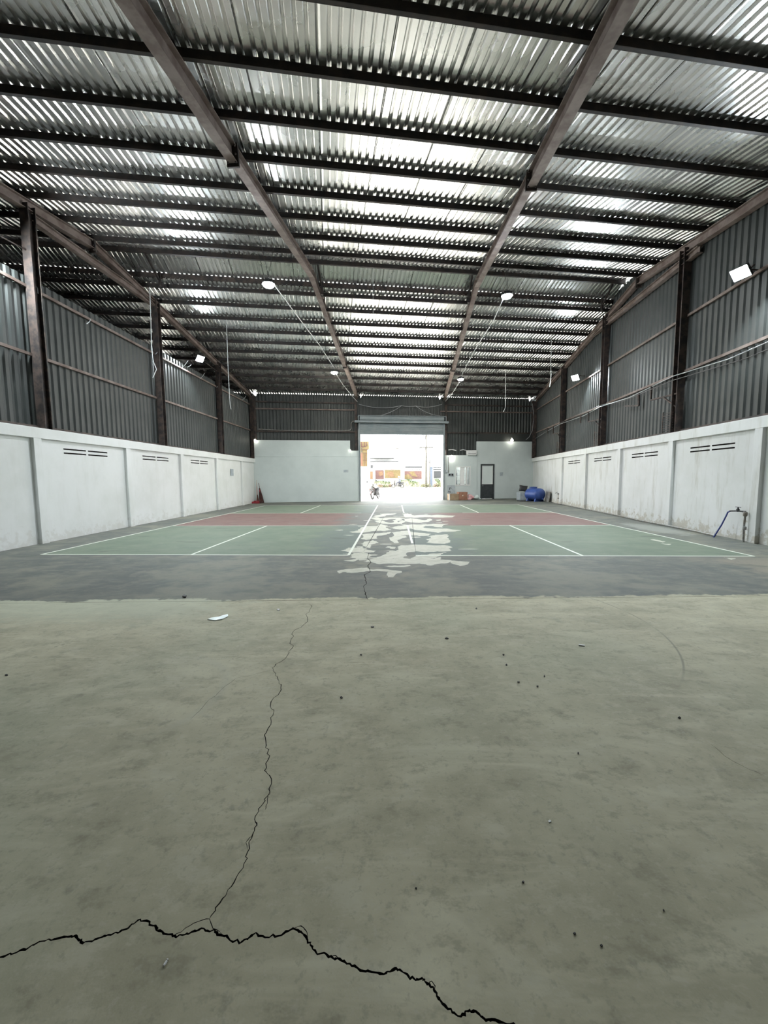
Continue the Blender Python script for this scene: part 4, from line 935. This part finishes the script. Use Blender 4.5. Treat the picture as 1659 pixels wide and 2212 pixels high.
pillow('stuffed_sack', 'black stuffed sack propped up behind the blue tank', 'sack', (7.98, 24.35, .72), .25, .2, .1, MAT['black_plastic'], (math.radians(72), math.radians(8), math.radians(-8)))
o = MB().box((0, 0, .24), (.7, .5, .48)).obj('plastic_crate', MAT['grey_board'], bevel=.02); o.location = (8.02, 24.4, 0); o.rotation_euler = (0, 0, .16); tag(o, 'grey crate hidden behind the blue tank under the black sack', 'crate')
o = MB().box((0, 0, .3), (.06, .62, .6)).obj('grey_slab', MAT['pvc'], bevel=.01); yb = 22.5; o.location = (rx(yb)-.10, yb, .0); o.rotation_euler = (0, math.radians(7), -.087); tag(o, 'dark grey slab leaning on the stained wall beside the blue tank', 'slab')  # plain dark grey box tilted against the wall
o = MB().tube([(7.35, 23.0, .02), (7.6, 22.85, .02), (7.85, 22.95, .02), (7.7, 23.2, .02), (7.45, 23.15, .02), (7.3, 23.3, .02)], .02, 7).obj('hose_coil', MAT['cable_b']); tag(o, 'dark loose hose on the floor beside the blue tank', 'hose')
# ================================================================== BROOMS IN THE LEFT CORNER
br = empty('broom', (-8.02, 23.15, 0)); tag(br, 'dark brown broom standing in the corner on its fan of bristles', 'broom'); 
MB().tube([(.02, .02, .45), (-.06, .1, 1.0), (-.11, .16, 1.2)], .016, 8).obj('handle', MAT['brown_bristle'], br)
m = MB(); random.seed(2)
for k in range(70):
    a = random.uniform(-1, 1); b = random.uniform(-1, 1); t0 = Vector((-.04+.03*a, .08+.02*b, .82+.08*random.random())); t1 = Vector((.13*a+.1, .05*b, .0+.02*random.random())); m.tube([t0, t0.lerp(t1, .5)+Vector((.02*a, 0, 0)), t1], [.008, .012, .006], 4)
o = m.obj('bristles', MAT['brown_bristle'], br); o['kind'] = 'stuff'
MB().tube([(-.03, .08, .66), (-.03, .08, .80)], .05, 10).obj('binding', MAT['red_plastic'], br)
mp = empty('dustpan', (-8.2, 22.95, 0)); tag(mp, 'red long handled dustpan on the floor in the left corner', 'dustpan')
MB().prism([(-.2, -.14), (.2, -.14), (.17, .12), (-.17, .12)], 0.0, .015).obj('pan', MAT['red_plastic'], mp)
for a in ((-.2, -.14, -.17, .12), (.2, -.14, .17, .12)): MB().beam((a[0], a[1], .05), (a[2], a[3], .07), .012, .09).obj('pan_side', MAT['red_plastic'], mp)
MB().beam((-.17, .12, .08), (.17, .12, .08), .012, .15).obj('pan_back', MAT['red_plastic'], mp)
MB().tube([(0, .12, .1), (-.01, .2, .75), (-.02, .26, 1.38)], .013, 8).obj('handle', MAT['wood'], mp)
b2 = empty('broom', (-8.22, 23.2, 0)); tag(b2, 'reddish long broom leaning in the corner behind the dustpan', 'broom')
MB().tube([(.03, 0, .4), (-.02, .06, 1.25)], .014, 8).obj('handle', MAT['red_plastic'], b2)
m = MB()
for k in range(50):
    a = random.uniform(-1, 1); b = random.uniform(-1, 1); m.tube([(.02+.02*a, .02*b, .5), (.03+.1*a, .05*b, .0)], [.008, .006], 4)
o = m.obj('bristles', MAT['brown_bristle'], b2); o['kind'] = 'stuff'
# ================================================================== LITTER
lt = empty('lighter', fl(357, 2083)); lt.rotation_euler = (0, 0, math.radians(-12)); tag(lt, 'tiny white lighter on the concrete just beyond the wide crack', 'lighter')
MB().box((0, 0, .003), (.006, .014, .006)).obj('body', MAT['white_plastic'], lt, bevel=.002); MB().box((0, .009, .003), (.006, .004, .006)).obj('cap', MAT['chrome'], lt, bevel=.001)
def scrap(label, pix, ox, oy, sc, mat, th=.006, cat='scrap'):
    pts = [fl(ox+x/sc, oy+y/sc) for x, y in pix]; c = sum(pts, Vector())/len(pts)
    o = MB().prism([(p.x-c.x, p.y-c.y) for p in pts], 0, th).obj('litter_scrap', MAT[mat]); o.location = c; o['label'] = label; o['category'] = cat; o['group'] = 'litter on the concrete floor'
    dz = o.data.vertices; random.seed(len(label))
    for v in dz:
        if v.co.z > .001: v.co.z += random.uniform(0, th)
scrap('flat torn white plastic scrap by the cement skim', [(897, 318), (915, 310), (945, 308), (965, 300), (985, 297), (985, 305), (960, 318), (930, 322)], 0, 1180, 2.0, 'clear_bag')
scrap('small black and white wrapper on the joint edge', [(788, 220), (795, 215), (806, 218), (803, 224), (793, 224)], 0, 1180, 2.0, 'mark', .015)
scrap('tiny white paper bit near the small crack start', [(1195, 274), (1205, 272), (1210, 276), (1202, 279)], 0, 1180, 2.0, 'white_plastic')
scrap('thin white cigarette end on the open concrete', [(840, 426), (866, 430), (866, 433), (840, 430)], 830, 1180, 2.0, 'white_plastic', .007)
scrap('white paint chip on the darker concrete', [(708, 148), (716, 143), (722, 150), (713, 156)], 830, 1700, 2.0, 'white_plastic', .002)
for i, (x, y, s_, nm) in enumerate([(1609, 350, 7, 'by the joint and crack'), (1475, 656, 6, 'in a grey stain'), (28, 558, 7, 'near the clean wall side'), (1560, 470, 4, 'beside the joint')]):
    scrap('dark flat pebble of dirt ' + nm, [(x-s_, y), (x, y-2), (x+s_, y), (x, y+3)], 0, 1180, 2.0, 'mark', .006, 'pebble')
for i, (x, y, s_, nm) in enumerate([(270, 399, 8, 'long'), (515, 470, 4, 'round'), (528, 514, 4, 'oval'), (580, 589, 5, 'thick'), (662, 607, 4, 'small'), (692, 563, 3, 'tiny'), (838, 897, 3, 'pointed'), (1275, 743, 7, 'wide'), (398, 270, 4, 'lone')]):
    scrap('%s dark crumb of dirt among the crumbs on open concrete' % nm, [(x-s_, y), (x, y-2), (x+s_, y+1), (x, y+3)], 830, 1180, 2.0, 'mark', .006, 'crumb')
for x, y, s_, nm in [(600, 413, 5, 'speck near the hairline marks'), (822, 636, 6, 'speck in the darker floor zone'), (938, 687, 6, 'speck next to another in the darker zone'), (1207, 535, 4, 'star shaped speck'), (137, 440, 4, 'speck on a faint scratch')]:
    scrap('dark ' + nm, [(x-s_, y-1), (x, y-4), (x+s_, y), (x+1, y+4)], 830, 1700, 2.0, 'mark', .003, 'speck')

# ================================================================== OUTDOORS, SEEN THROUGH THE SHUTTER DOOR
def outm(name, c1, c2, sc=3, r=.8): return worn(name, c1, c2, sc, r, 0, .05)
MAT['pave'] = outm('sunlit_concrete_yard', (.56, .555, .53), (.64, .63, .60), 1.2)
MAT['white_wall'] = outm('white_render', (.62, .62, .60), (.70, .69, .67), 1.5)
MAT['m_yel'] = outm('mural_yellow', (.082, .06, .02), (.115, .085, .035), 5); MAT['m_red'] = outm('mural_red', (.072, .034, .03), (.095, .052, .043), 5); MAT['m_ora'] = outm('mural_orange', (.09, .05, .022), (.115, .066, .033), 5)
MAT['m_blu'] = outm('faded_blue', (.034, .046, .066), (.045, .058, .08), 5); MAT['m_gry'] = outm('grey_rail', (.018, .02, .022), (.028, .03, .032), 8)
MAT['soil'] = outm('dry_bank', (.042, .042, .02), (.058, .052, .03), 4); MAT['blade'] = outm('grass_blade', (.022, .042, .01), (.034, .056, .016), 5)
MAT['leaf_y'] = outm('yellow_leaf', (.058, .05, .02), (.078, .062, .028), 9); MAT['leaf_r'] = outm('red_leaf', (.052, .024, .02), (.07, .04, .03), 9); MAT['leaf_g'] = outm('green_leaf', (.032, .042, .016), (.046, .058, .026), 9)
MAT['pole'] = outm('concrete_pole', (.026, .025, .02), (.038, .036, .03), 3); MAT['sign_y'] = outm('sign_yellow', (.105, .076, .026), (.125, .095, .04), 6); MAT['sign_o'] = outm('sign_orange', (.088, .038, .02), (.105, .05, .03), 6); MAT['sign_r'] = outm('sign_red', (.04, .012, .011), (.05, .018, .016), 6)
yard = MB().add([(-60, by(-60)+.02, -.03), (60, by(60)+.02, -.03), (60, 110, -.03), (-60, 110, -.03)], [(0, 1, 2, 3)]).obj('yard_ground', MAT['pave']); tag(yard, 'sunlit concrete yard and street beyond the shutter door', kind='structure')
th_ = bbox_(MB(), DX0-.1, DX1+.1, -.03, .0, -.35, .0).obj('threshold', MAT['pave']); tag(th_, 'concrete threshold of the shutter door', kind='structure')
def at_y(u_, v_, Y): d = ray(u_, v_); t = Y/d.y; return Vector((0, 0, CAM_H)) + d*t
def panel(name, u0, u1, v0, v1, Y, th, mat, parent=None, O=None):
    a, b = at_y(u0, v1, Y), at_y(u1, v0, Y); m = MB().box(((a.x+b.x)/2, Y+th/2, (a.z+b.z)/2), (abs(b.x-a.x), th, abs(b.z-a.z))); o = m.obj(name, MAT[mat], parent)
    if O is not None: o.location = Vector(o.location) - O
    return o
# gatepost building with vertical signboard
gp_ = empty('gate_pillar', (-2.6, 31, -.03)); tag(gp_, 'white rendered gate pillar outside, carrying the orange and yellow signboard', 'pillar'); O_ = Vector(gp_.location)
o = MB().box((-2.75, 31.3, 2.4), (1.5, .5, 4.9)).obj('shaft', MAT['white_wall'], gp_, bevel=.02); o.location = -O_
o = MB().box((-2.75, 31.3, 4.9), (1.62, .62, .14)).obj('cap', MAT['white_wall'], gp_, bevel=.01); o.location = -O_
sg = empty('signboard', at_y(788, 981, 31)); tag(sg, 'tall orange and yellow signboard with red strokes outside the shutter door', 'signboard'); O_ = Vector(sg.location)
panel('board', 779, 793, 954, 1008, 30.95, .05, 'sign_y', sg, O_); panel('orange_stripe', 779, 783.5, 978, 1008, 30.93, .02, 'sign_o', sg, O_); panel('top_field', 779, 797, 954, 971, 30.93, .02, 'sign_y', sg, O_)
for u0, u1, v0, v1 in ((780, 782, 955, 965), (786, 788, 955, 965), (791, 792.5, 955, 964), (780, 790, 964, 966), (779.5, 796, 971, 972), (784, 793, 978.5, 979.5), (784, 793, 994, 995), (787, 787.6, 980, 1007), (790, 790.5, 980, 1007)):
    panel('red_stroke', u0, u1, v0, v1, 30.9, .02, 'sign_r', sg, O_)
for i in range(4): panel('pale_square', 780+1.2*(i % 2), 782.5, 967.5+3.2*i, 969.5+3.2*i, 30.9, .015, 'm_gry', sg, O_)
# bank with grass
YW = 62
bank = MB(); nx, ny = 40, 8; vs = []
for j in range(ny+1):
    for i in range(nx+1):
        x = -14+28*i/nx; y = 57.5+4.6*j/ny; h = 1.1*math.sin(min(1, j/ny)*PI/2)*(.85+.15*math.sin(x*1.3)+.1*math.sin(x*3.1+1)); vs.append((x, y, -.03+h*(0.25 if 4.3 < x < 5.2 else 1)))
bank.add(vs, [(j*(nx+1)+i, j*(nx+1)+i+1, (j+1)*(nx+1)+i+1, (j+1)*(nx+1)+i) for j in range(ny) for i in range(nx)])
bk = bank.obj('grass_bank', MAT['soil'], smooth=True); tag(bk, 'sloping bank below the painted wall across the street', kind='structure')
random.seed(11); g = MB()
for k in range(9000):
    i = random.uniform(0, nx-.01); j = random.uniform(0, ny-.01); x = -14+28*i/nx; y = 57.5+4.6*j/ny
    if not (-3 < x < 0.0 and j > 3 or .9 < x < 4.2 or 5.5 < x < 13 or x < -4): continue
    a = vs[int(j)*(nx+1)+int(i)]; z = a[2]; h = random.uniform(.12, .3); t = random.uniform(0, PI)
    g.add([(x-.03*math.cos(t), y-.03*math.sin(t), z-.03), (x+.03*math.cos(t), y+.03*math.sin(t), z-.03), (x+random.uniform(-.08, .08), y+random.uniform(-.08, .08), z+h)], [(0, 1, 2)])
go = g.obj('grass', MAT['blade']); tag(go, 'green grass growing on the bank across the street', 'grass', kind='stuff')
# painted wall
mw = empty('painted_wall', (0, YW, 0)); tag(mw, 'garden wall with faded red and yellow paintings across the street', 'wall'); O_ = Vector(mw.location)
panel('wall_body', 770, 990, 1013, 1051.5, YW+.05, .2, 'white_wall', mw, O_)
for u0, u1, v0, v1, mt in ((799.5, 806, 1018, 1035, 'm_ora'), (811, 829, 1016, 1035, 'm_red'), (831, 865, 1015, 1033, 'm_yel'), (874, 911, 1017, 1035, 'm_red'), (937, 954, 1017, 1033, 'm_gry')): panel('painting', u0, u1, v0, v1, YW, .05, mt, mw, O_)
def poly_y(name, uv, Y, mat):
    pts = [at_y(u_, v_, Y) for u_, v_ in uv]; m = MB().prism([(p.x, p.z) for p in pts], Y, Y+.03, fr=lambda x, z, y: (x, y, z)); o = m.obj(name, MAT[mat], mw); o.location = -O_
poly_y('painted_shape', [(884, 1020), (893, 1018), (902, 1030), (890, 1028)], YW-.03, 'm_yel'); poly_y('painted_shape', [(874, 1027), (882, 1024), (893, 1035), (874, 1035)], YW-.03, 'm_yel'); poly_y('painted_shape', [(835, 1021), (848, 1018), (852, 1030), (840, 1031)], YW-.03, 'm_ora'); poly_y('painted_shape', [(818, 1020), (826, 1018), (828, 1026), (820, 1029)], YW-.03, 'm_ora')
for u_ in (808, 869, 915): panel('pier', u_-2, u_+2.5, 1009, 1040, YW-.1, .3, 'white_wall', mw, O_)
for u0, u1 in ((811, 830), (874, 912), (936, 955)):
    n = int((u1-u0)/1.6)
    for k in range(n): panel('baluster', u0+1.6*k, u0+1.6*k+.7, 1013.5, 1016, YW-.02, .1, 'm_gry', mw, O_)
panel('tile_coping', 875, 912, 1007, 1011, YW, .3, 'm_gry', mw, O_); panel('tile_coping', 936, 955, 1008, 1010.5, YW, .3, 'm_gry', mw, O_); panel('tile_coping', 936, 955, 1012, 1014.5, YW, .3, 'm_gry', mw, O_); panel('tile_coping', 800, 806, 1004, 1012, YW, .3, 'm_gry', mw, O_)
panel('tile_coping', 830, 866, 1012.5, 1014.2, YW-.05, .2, 'm_red', mw, O_)
# pale house
hs = empty('pale_house', (-2, 70, 0)); tag(hs, 'pale house with two thin awning edges behind the painted wall', 'house'); O_ = Vector(hs.location)
panel('facade', 740, 872, 962, 1051, 70, 6, 'white_wall', hs, O_); panel('awning_edge', 799, 851, 988.5, 990.5, 68.6, 1.4, 'm_gry', hs, O_); panel('awning_edge', 799, 861, 995.5, 997.5, 68.2, 1.8, 'm_gry', hs, O_); panel('gutter', 812, 868, 1005.2, 1006.4, 69.6, .3, 'm_gry', hs, O_)
for u_ in (808, 826, 846): panel('window_opening', u_, u_+9, 969, 983, 69.98, .1, 'white_wall', hs, O_)
# utility poles with wires
def upole(label, u_, Y, vtop, r, arms):
    b = at_y(u_, 1040, Y); root = empty('utility_pole', (b.x, Y, -.03)); tag(root, label, 'pole', 'utility poles across the street'); zt = at_y(u_, vtop, Y).z
    MB().tube([(0, 0, 0), (0, 0, zt)], [r*1.3, r], 10).obj('shaft', MAT['pole'], root, smooth=True)
    for v_, L in arms:
        z = at_y(u_, v_, Y).z; MB().beam((-L, -.1, z), (L, -.1, z), .09, .1).obj('crossarm', MAT['pole'], root)
        for s in (-.8, 0, .8): MB().lathe([(.03, 0), (.06, .05), (.03, .1), (.05, .14), (.02, .18)], 8, (s*L, -.1, z+.04)).obj('insulator', MAT['m_gry'], root)
upole('tall concrete utility pole with two crossarms across the street', 920.5, 56, 938, .13, ((941.5, .42), (966, 1.0)))
upole('thin grey post next to the tall utility pole', 928, 55, 967, .07, ((998, .25),))
for (v0, v1, nm) in ((948, 949, 'topmost'), (960, 959, 'second'), (966.5, 965, 'third'), (971, 968, 'lowest')):
    a, b = at_y(760, v0, 56), at_y(1000, v1, 56); o = MB().tube(sag(a, b, .15, 12), .035, 5).obj('overhead_wire', MAT['m_gry'], origin=a); tag(o, '%s overhead wire strung along the street' % nm, 'wire', 'overhead street wires')
jb = at_y(857.5, 968, 55.8); root = empty('cable_coil', jb); tag(root, 'brown cable coil hanging on the overhead wires', 'coil')
MB().box((0, 0, 0), (1.0, .18, .1)).obj('splice_case', MAT['pole'], root, bevel=.02); MB().tube([(.35*math.cos(a*PI/8), 0, -.28+.22*math.sin(a*PI/8)) for a in range(17)], .025, 5).obj('coil', MAT['pole'], root)
bp = at_y(931, 1025, 57); root = empty('blue_post', (bp.x, 57, -.03)); tag(root, 'blue painted post beside the utility pole', 'post'); MB().box((0, 0, 1.5), (.42, .42, 3.0)).obj('shaft', MAT['m_blu'], root, bevel=.02); MB().box((0, 0, 3.04), (.5, .5, .1)).obj('cap', MAT['white_wall'], root)
# shrubs
def shrub(label, u_, v_, Y, r, mats, seed):
    p = at_y(u_, v_, Y); p.z = -.03 + (0 if Y < 57.5 else .35); root = empty('shrub', p); tag(root, label, 'shrub', 'low shrubs along the street'); random.seed(seed)
    MB().tube([(0, 0, 0), (.03, 0, r*.7)], .03, 6).obj('stem', MAT['pole'], root)
    for mt in mats:
        m = MB()
        for k in range(90):
            d = Vector((random.gauss(0, 1), random.gauss(0, 1), abs(random.gauss(0, 1)))).normalized()*r*random.uniform(.4, 1); d.z = d.z*.9+.12
            t = Vector((random.gauss(0, 1), random.gauss(0, 1), random.gauss(0, 1))).normalized(); b = t.orthogonal().normalized(); s = .10
            m.add([d-t*s, d+b*s*.45, d+t*s, d-b*s*.45], [(0, 1, 2, 3)])
        o = m.obj('leaves', MAT[mt], root); o['kind'] = 'stuff'
sh = [('reddish', 'next to the parked scooter front', 820, 1050, 56, .45, ('leaf_r', 'leaf_y')), ('yellow', 'left of the passing rider', 833, 1052, 56.5, .5, ('leaf_y', 'leaf_g')), ('brown and yellow', 'behind the rider', 843, 1050, 57, .45, ('leaf_y', 'leaf_r')), ('orange', 'low on the bank edge', 826, 1044, 57.4, .4, ('leaf_r', 'leaf_y')), ('pale', 'at the foot of the utility pole', 916, 1052, 56.3, .5, ('leaf_y', 'leaf_g')), ('yellow green', 'between the two poles', 924, 1050, 56, .55, ('leaf_y', 'leaf_g')), ('red leaved', 'past the blue post', 941, 1044, 57, .5, ('leaf_r',)), ('broad yellow', 'past the blue post by the grey painting', 949, 1050, 56.5, .5, ('leaf_y', 'leaf_g'))]
for i, (c_, w_, u_, v_, Y, r, mt) in enumerate(sh): shrub('%s low shrub %s' % (c_, w_), u_, v_, Y, r, mt, i+20)
# scooter, forward = +x
def scooter(label):
    root = empty('motor_scooter'); tag(root, label, 'scooter', 'motor scooters')
    def wheel(x, nm):
        t = MB(); R, r = .235, .05
        vs, fs = [], []; n, k = 28, 8
        for i in range(n):
            for j in range(k): a, b = 2*PI*i/n, 2*PI*j/k; q = R+r*math.cos(b); vs.append((x+q*math.cos(a), r*math.sin(b)*1.1, .285+q*math.sin(a)))
        for i in range(n):
            for j in range(k): fs.append((i*k+j, ((i+1) % n)*k+j, ((i+1) % n)*k+(j+1) % k, i*k+(j+1) % k))
        w_ = t.add(vs, fs).obj(nm, MAT['tyre'], root, smooth=True)
        h = MB().lathe([(.03, -.05), (.06, -.05), (.06, .05), (.03, .05)], 12, (x, 0, .285), (0, 1, 0))
        for s in range(5): a = 2*PI*s/5; h.beam((x+.05*math.cos(a), 0, .285+.05*math.sin(a)), (x+.2*math.cos(a), 0, .285+.2*math.sin(a)), .03, .035, (0, 1, 0))
        h.obj('rim', MAT['rim'], w_)
    wheel(.62, 'front_wheel'); wheel(-.60, 'rear_wheel')
    for s in (-1, 1): MB().tube([(.62, s*.075, .285), (.50, s*.075, .68), (.46, s*.06, .82)], .02, 8).obj('fork', MAT['chrome'], root)
    arc = [(.62+.31*math.cos(a), .285+.31*math.sin(a)) for a in [math.radians(d) for d in range(15, 166, 15)]]
    m = MB(); vs = [(x, y, z) for x, z in arc for y in (-.07, -.04, .04, .07)]; vs = [(x, y, z-(.03 if abs(y) > .05 else 0)) for x, y, z in vs]
    o = m.add(vs, [(i*4+j, i*4+j+1, (i+1)*4+j+1, (i+1)*4+j) for i in range(len(arc)-1) for j in range(3)]).obj('front_fender', MAT['bike_red'], root, smooth=True); md = o.modifiers.new('solid', 'SOLIDIFY'); md.thickness = .01
    def loft(name, secs, mat):   # secs: (x, z, halfwidth, depth)
        m = MB(); n = 12; vs = []
        for x, z, hw, dp in secs:
            for k in range(n): a = 2*PI*k/n; vs.append((x+dp*math.cos(a), hw*math.sin(a), z))
        fs = [(i*n+k, i*n+(k+1) % n, (i+1)*n+(k+1) % n, (i+1)*n+k) for i in range(len(secs)-1) for k in range(n)] + [tuple(range(n)), tuple((len(secs)-1)*n+k for k in range(n))]
        return sharp_smooth(m.add(vs, fs).obj(name, MAT[mat], root), 50)
    loft('front_shield', [(.42, .36, .10, .05), (.44, .5, .19, .07), (.46, .66, .21, .08), (.45, .8, .16, .07), (.43, .9, .09, .05)], 'bike_white')
    for s in (-1, 1): MB().beam((.52, s*.15, .52), (.50, s*.17, .78), .05, .03, (0, 1, 0)).obj('shield_trim', MAT['bike_red'], root)
    loft('leg_shield', [(.34, .3, .2, .03), (.36, .5, .23, .035), (.37, .72, .22, .035), (.36, .86, .12, .03)], 'bike_dark')
    MB().prism([(.36, -.16), (.36, .16), (-.12, .17), (-.12, -.17)], .27, .34).obj('floorboard', MAT['bike_dark'], root, bevel=.02)
    m = MB(); n = 12; vs = []
    for x, hw, z0, z1 in ((-.08, .12, .32, .62), (-.2, .17, .34, .70), (-.45, .19, .42, .74), (-.72, .15, .55, .76), (-.92, .06, .66, .77)):
        for k in range(n): a = 2*PI*k/n; vs.append((x, hw*math.cos(a), (z0+z1)/2+(z1-z0)/2*math.sin(a)))
    sharp_smooth(m.add(vs, [(i*n+k, i*n+(k+1) % n, (i+1)*n+(k+1) % n, (i+1)*n+k) for i in range(4) for k in range(n)] + [tuple(range(n)), tuple(4*n+k for k in range(n))]).obj('rear_body', MAT['bike_white'], root), 50)
    m = MB(); vs = []
    for x, hw, z in ((-.06, .10, .73), (-.25, .15, .76), (-.5, .15, .77), (-.75, .12, .81), (-.85, .06, .82)): vs += [(x, -hw, z-.05), (x, -hw*.85, z+.02), (x, 0, z+.035), (x, hw*.85, z+.02), (x, hw, z-.05)]
    sharp_smooth(m.add(vs, [(i*5+j, i*5+j+1, (i+1)*5+j+1, (i+1)*5+j) for i in range(4) for j in range(4)] + [(0, 1, 2, 3, 4), (20, 21, 22, 23, 24)]).obj('seat', MAT['bike_dark'], root), 50)
    MB().tube([(.44, 0, .82), (.38, 0, 1.0)], .03, 10).obj('steering_column', MAT['bike_dark'], root)
    hb = MB().tube([(.30, -.36, 1.02), (.36, -.2, 1.04), (.38, 0, 1.0), (.36, .2, 1.04), (.30, .36, 1.02)], .014, 8).obj('handlebar', MAT['chrome'], root)
    for s in (-1, 1):
        MB().tube([(.335, s*.26, 1.03), (.295, s*.38, 1.02)], .02, 8).obj('grip', MAT['tyre'], hb)
        mr = MB().tube([(.36, s*.2, 1.04), (.38, s*.27, 1.14), (.36, s*.31, 1.22)], .008, 6).obj('mirror', MAT['bike_dark'], root)
        MB().lathe([(.01, -.012), (.055, -.01), (.055, .01), (.01, .012)], 14, (.35, s*.33, 1.25), (1, 0, .1)).obj('mirror_head', MAT['bike_dark'], mr)
        MB().lathe([(.03, 0), (.02, .03)], 10, (.53, s*.13, .70), (1, 0, 0)).obj('indicator', MAT['sign_o'], root)
    loft('handlebar_cowl', [(.41, .93, .1, .07), (.41, .99, .15, .09), (.40, 1.06, .1, .06)], 'bike_dark')
    MB().lathe([(.06, 0), (.075, .01), (.06, .03), (.02, .04)], 16, (.49, 0, .99), (1, 0, .05)).obj('headlight', MAT['white_plastic'], root)
    MB().prism([(-.06, -.1), (.06, -.1), (.06, .1), (-.06, .1)], .40, .50, fr=lambda y, z, x: (x+.12, y, z+.35)).obj('number_plate', MAT['white_plastic'], root)
    MB().tube([(-.2, -.16, .26), (-.5, -.18, .3), (-.85, -.19, .36)], [.03, .045, .05], 10).obj('exhaust', MAT['chrome'], root)
    MB().box((-.35, 0, .33), (.45, .2, .18)).obj('engine', MAT['bike_dark'], root, bevel=.03); MB().tube([(-.1, .12, .27), (-.05, .26, .0)], .012, 6).obj('side_stand', MAT['chrome'], root)
    MB().box((-.93, 0, .68), (.04, .16, .07)).obj('tail_light', MAT['sign_r'], root, bevel=.01)
    return root
sc1 = scooter('white and red motor scooter parked just outside the shutter door'); p = fl(805, 1078.3)
sc1.location = (p.x+.17, p.y+.60, -.03); sc1.rotation_euler = (math.radians(7), 0, math.radians(-106))
RY = 55.0
sc2 = copy_tree(sc1); sc2['label'] = 'motor scooter ridden along the street by a person in a pale blue shirt'
px_ = at_y(859, 1052, RY); sc2.location = (px_.x, RY, -.03); sc2.rotation_euler = (0, 0, math.radians(176))
# rider
MAT['skin'] = outm('skin', (.052, .036, .028), (.06, .044, .034), 9); MAT['shirt'] = outm('pale_blue_shirt', (.05, .06, .072), (.06, .07, .084), 9); MAT['jeans'] = outm('dark_blue_trousers', (.009, .01, .02), (.014, .016, .03), 9); MAT['helmet'] = outm('white_helmet', (.3, .3, .3), (.34, .34, .34), 9, .4)
rd = empty('person', (px_.x, RY, -.03)); rd.rotation_euler = (0, 0, math.radians(176)); tag(rd, 'person in a white helmet and pale blue shirt riding the scooter', 'person')
def remesh(o, vx): md = o.modifiers.new('remesh', 'REMESH'); md.mode = 'VOXEL'; md.voxel_size = vx; md.use_smooth_shade = True; s = o.modifiers.new('smooth', 'SMOOTH'); s.factor = .5; s.iterations = 3; return o
b = MB()
b.lathe([(.01, -.115), (.055, -.1), (.075, -.04), (.085, .03), (.075, .09), (.03, .115)], 16, (-.17, 0, 1.5)); b.lathe([(.012, 0), (.016, .03), (.006, .05)], 8, (-.075, 0, 1.47), (1, 0, -.2))
b.tube([(-.2, 0, 1.3), (-.18, 0, 1.42)], [.055, .05], 10); b.tube([(-.32, 0, .86), (-.30, 0, 1.05), (-.25, 0, 1.28), (-.21, 0, 1.34)], [.15, .14, .165, .09], 14)
for s in (-1, 1):
    b.lathe([(.005, -.03), (.018, 0), (.005, .03)], 8, (-.17, s*.088, 1.49), (0, s, 0))
    b.tube([(-.24, s*.17, 1.30), (-.08, s*.25, 1.12), (.14, s*.29, 1.05), (.25, s*.31, 1.04)], [.055, .045, .036, .03], 10)
    b.box((.28, s*.315, 1.045), (.08, .075, .035))
    for k in range(4): b.tube([(.31, s*(.285+.02*k), 1.055), (.345, s*(.285+.02*k), 1.045), (.345-.005*k, s*(.285+.02*k), 1.01)], .0095, 6)
    b.tube([(.26, s*.28, 1.04), (.30, s*.265, 1.02), (.33, s*.27, 1.0)], .011, 6)
    b.tube([(-.32, s*.1, .87), (-.05, s*.17, .80), (.10, s*.17, .74), (.14, s*.16, .50), (.12, s*.15, .40)], [.095, .085, .065, .055, .04], 10)
    b.tube([(.08, s*.15, .37), (.18, s*.16, .365), (.28, s*.165, .36)], [.04, .04, .028], 8)
remesh(b.obj('body', MAT['skin'], rd), .016)
b = MB().tube([(-.32, 0, .88), (-.30, 0, 1.05), (-.25, 0, 1.28), (-.205, 0, 1.36)], [.168, .158, .183, .10], 14)
for s in (-1, 1): b.tube([(-.24, s*.16, 1.31), (-.08, s*.25, 1.12), (.10, s*.285, 1.06)], [.072, .06, .05], 10)
remesh(b.obj('shirt', MAT['shirt'], rd), .022)
b = MB()
b.tube([(-.32, -.1, .86), (-.32, .1, .86)], .12, 12)
for s in (-1, 1): b.tube([(-.32, s*.1, .87), (-.05, s*.17, .80), (.10, s*.17, .74), (.14, s*.16, .50), (.12, s*.15, .42)], [.11, .10, .08, .07, .06], 10)
remesh(b.obj('trousers', MAT['jeans'], rd), .022)
MB().lathe([(.125, -.03), (.135, .03), (.125, .09), (.08, .145), (.015, .16)], 18, (-.18, 0, 1.52)).obj('helmet', MAT['helmet'], rd, smooth=True)
for s in (-1, 1):
    MB().lathe([(.002, -.006), (.008, 0), (.002, .006)], 6, (-.09, s*.032, 1.505), (1, 0, 0)).obj('eye', MAT['mark'], rd); MB().box((.19, s*.16, .36), (.24, .085, .06)).obj('shoe', MAT['black_plastic'], rd, bevel=.02)
MB().box((-.088, 0, 1.435), (.012, .045, .01)).obj('mouth', MAT['sign_r'], rd)
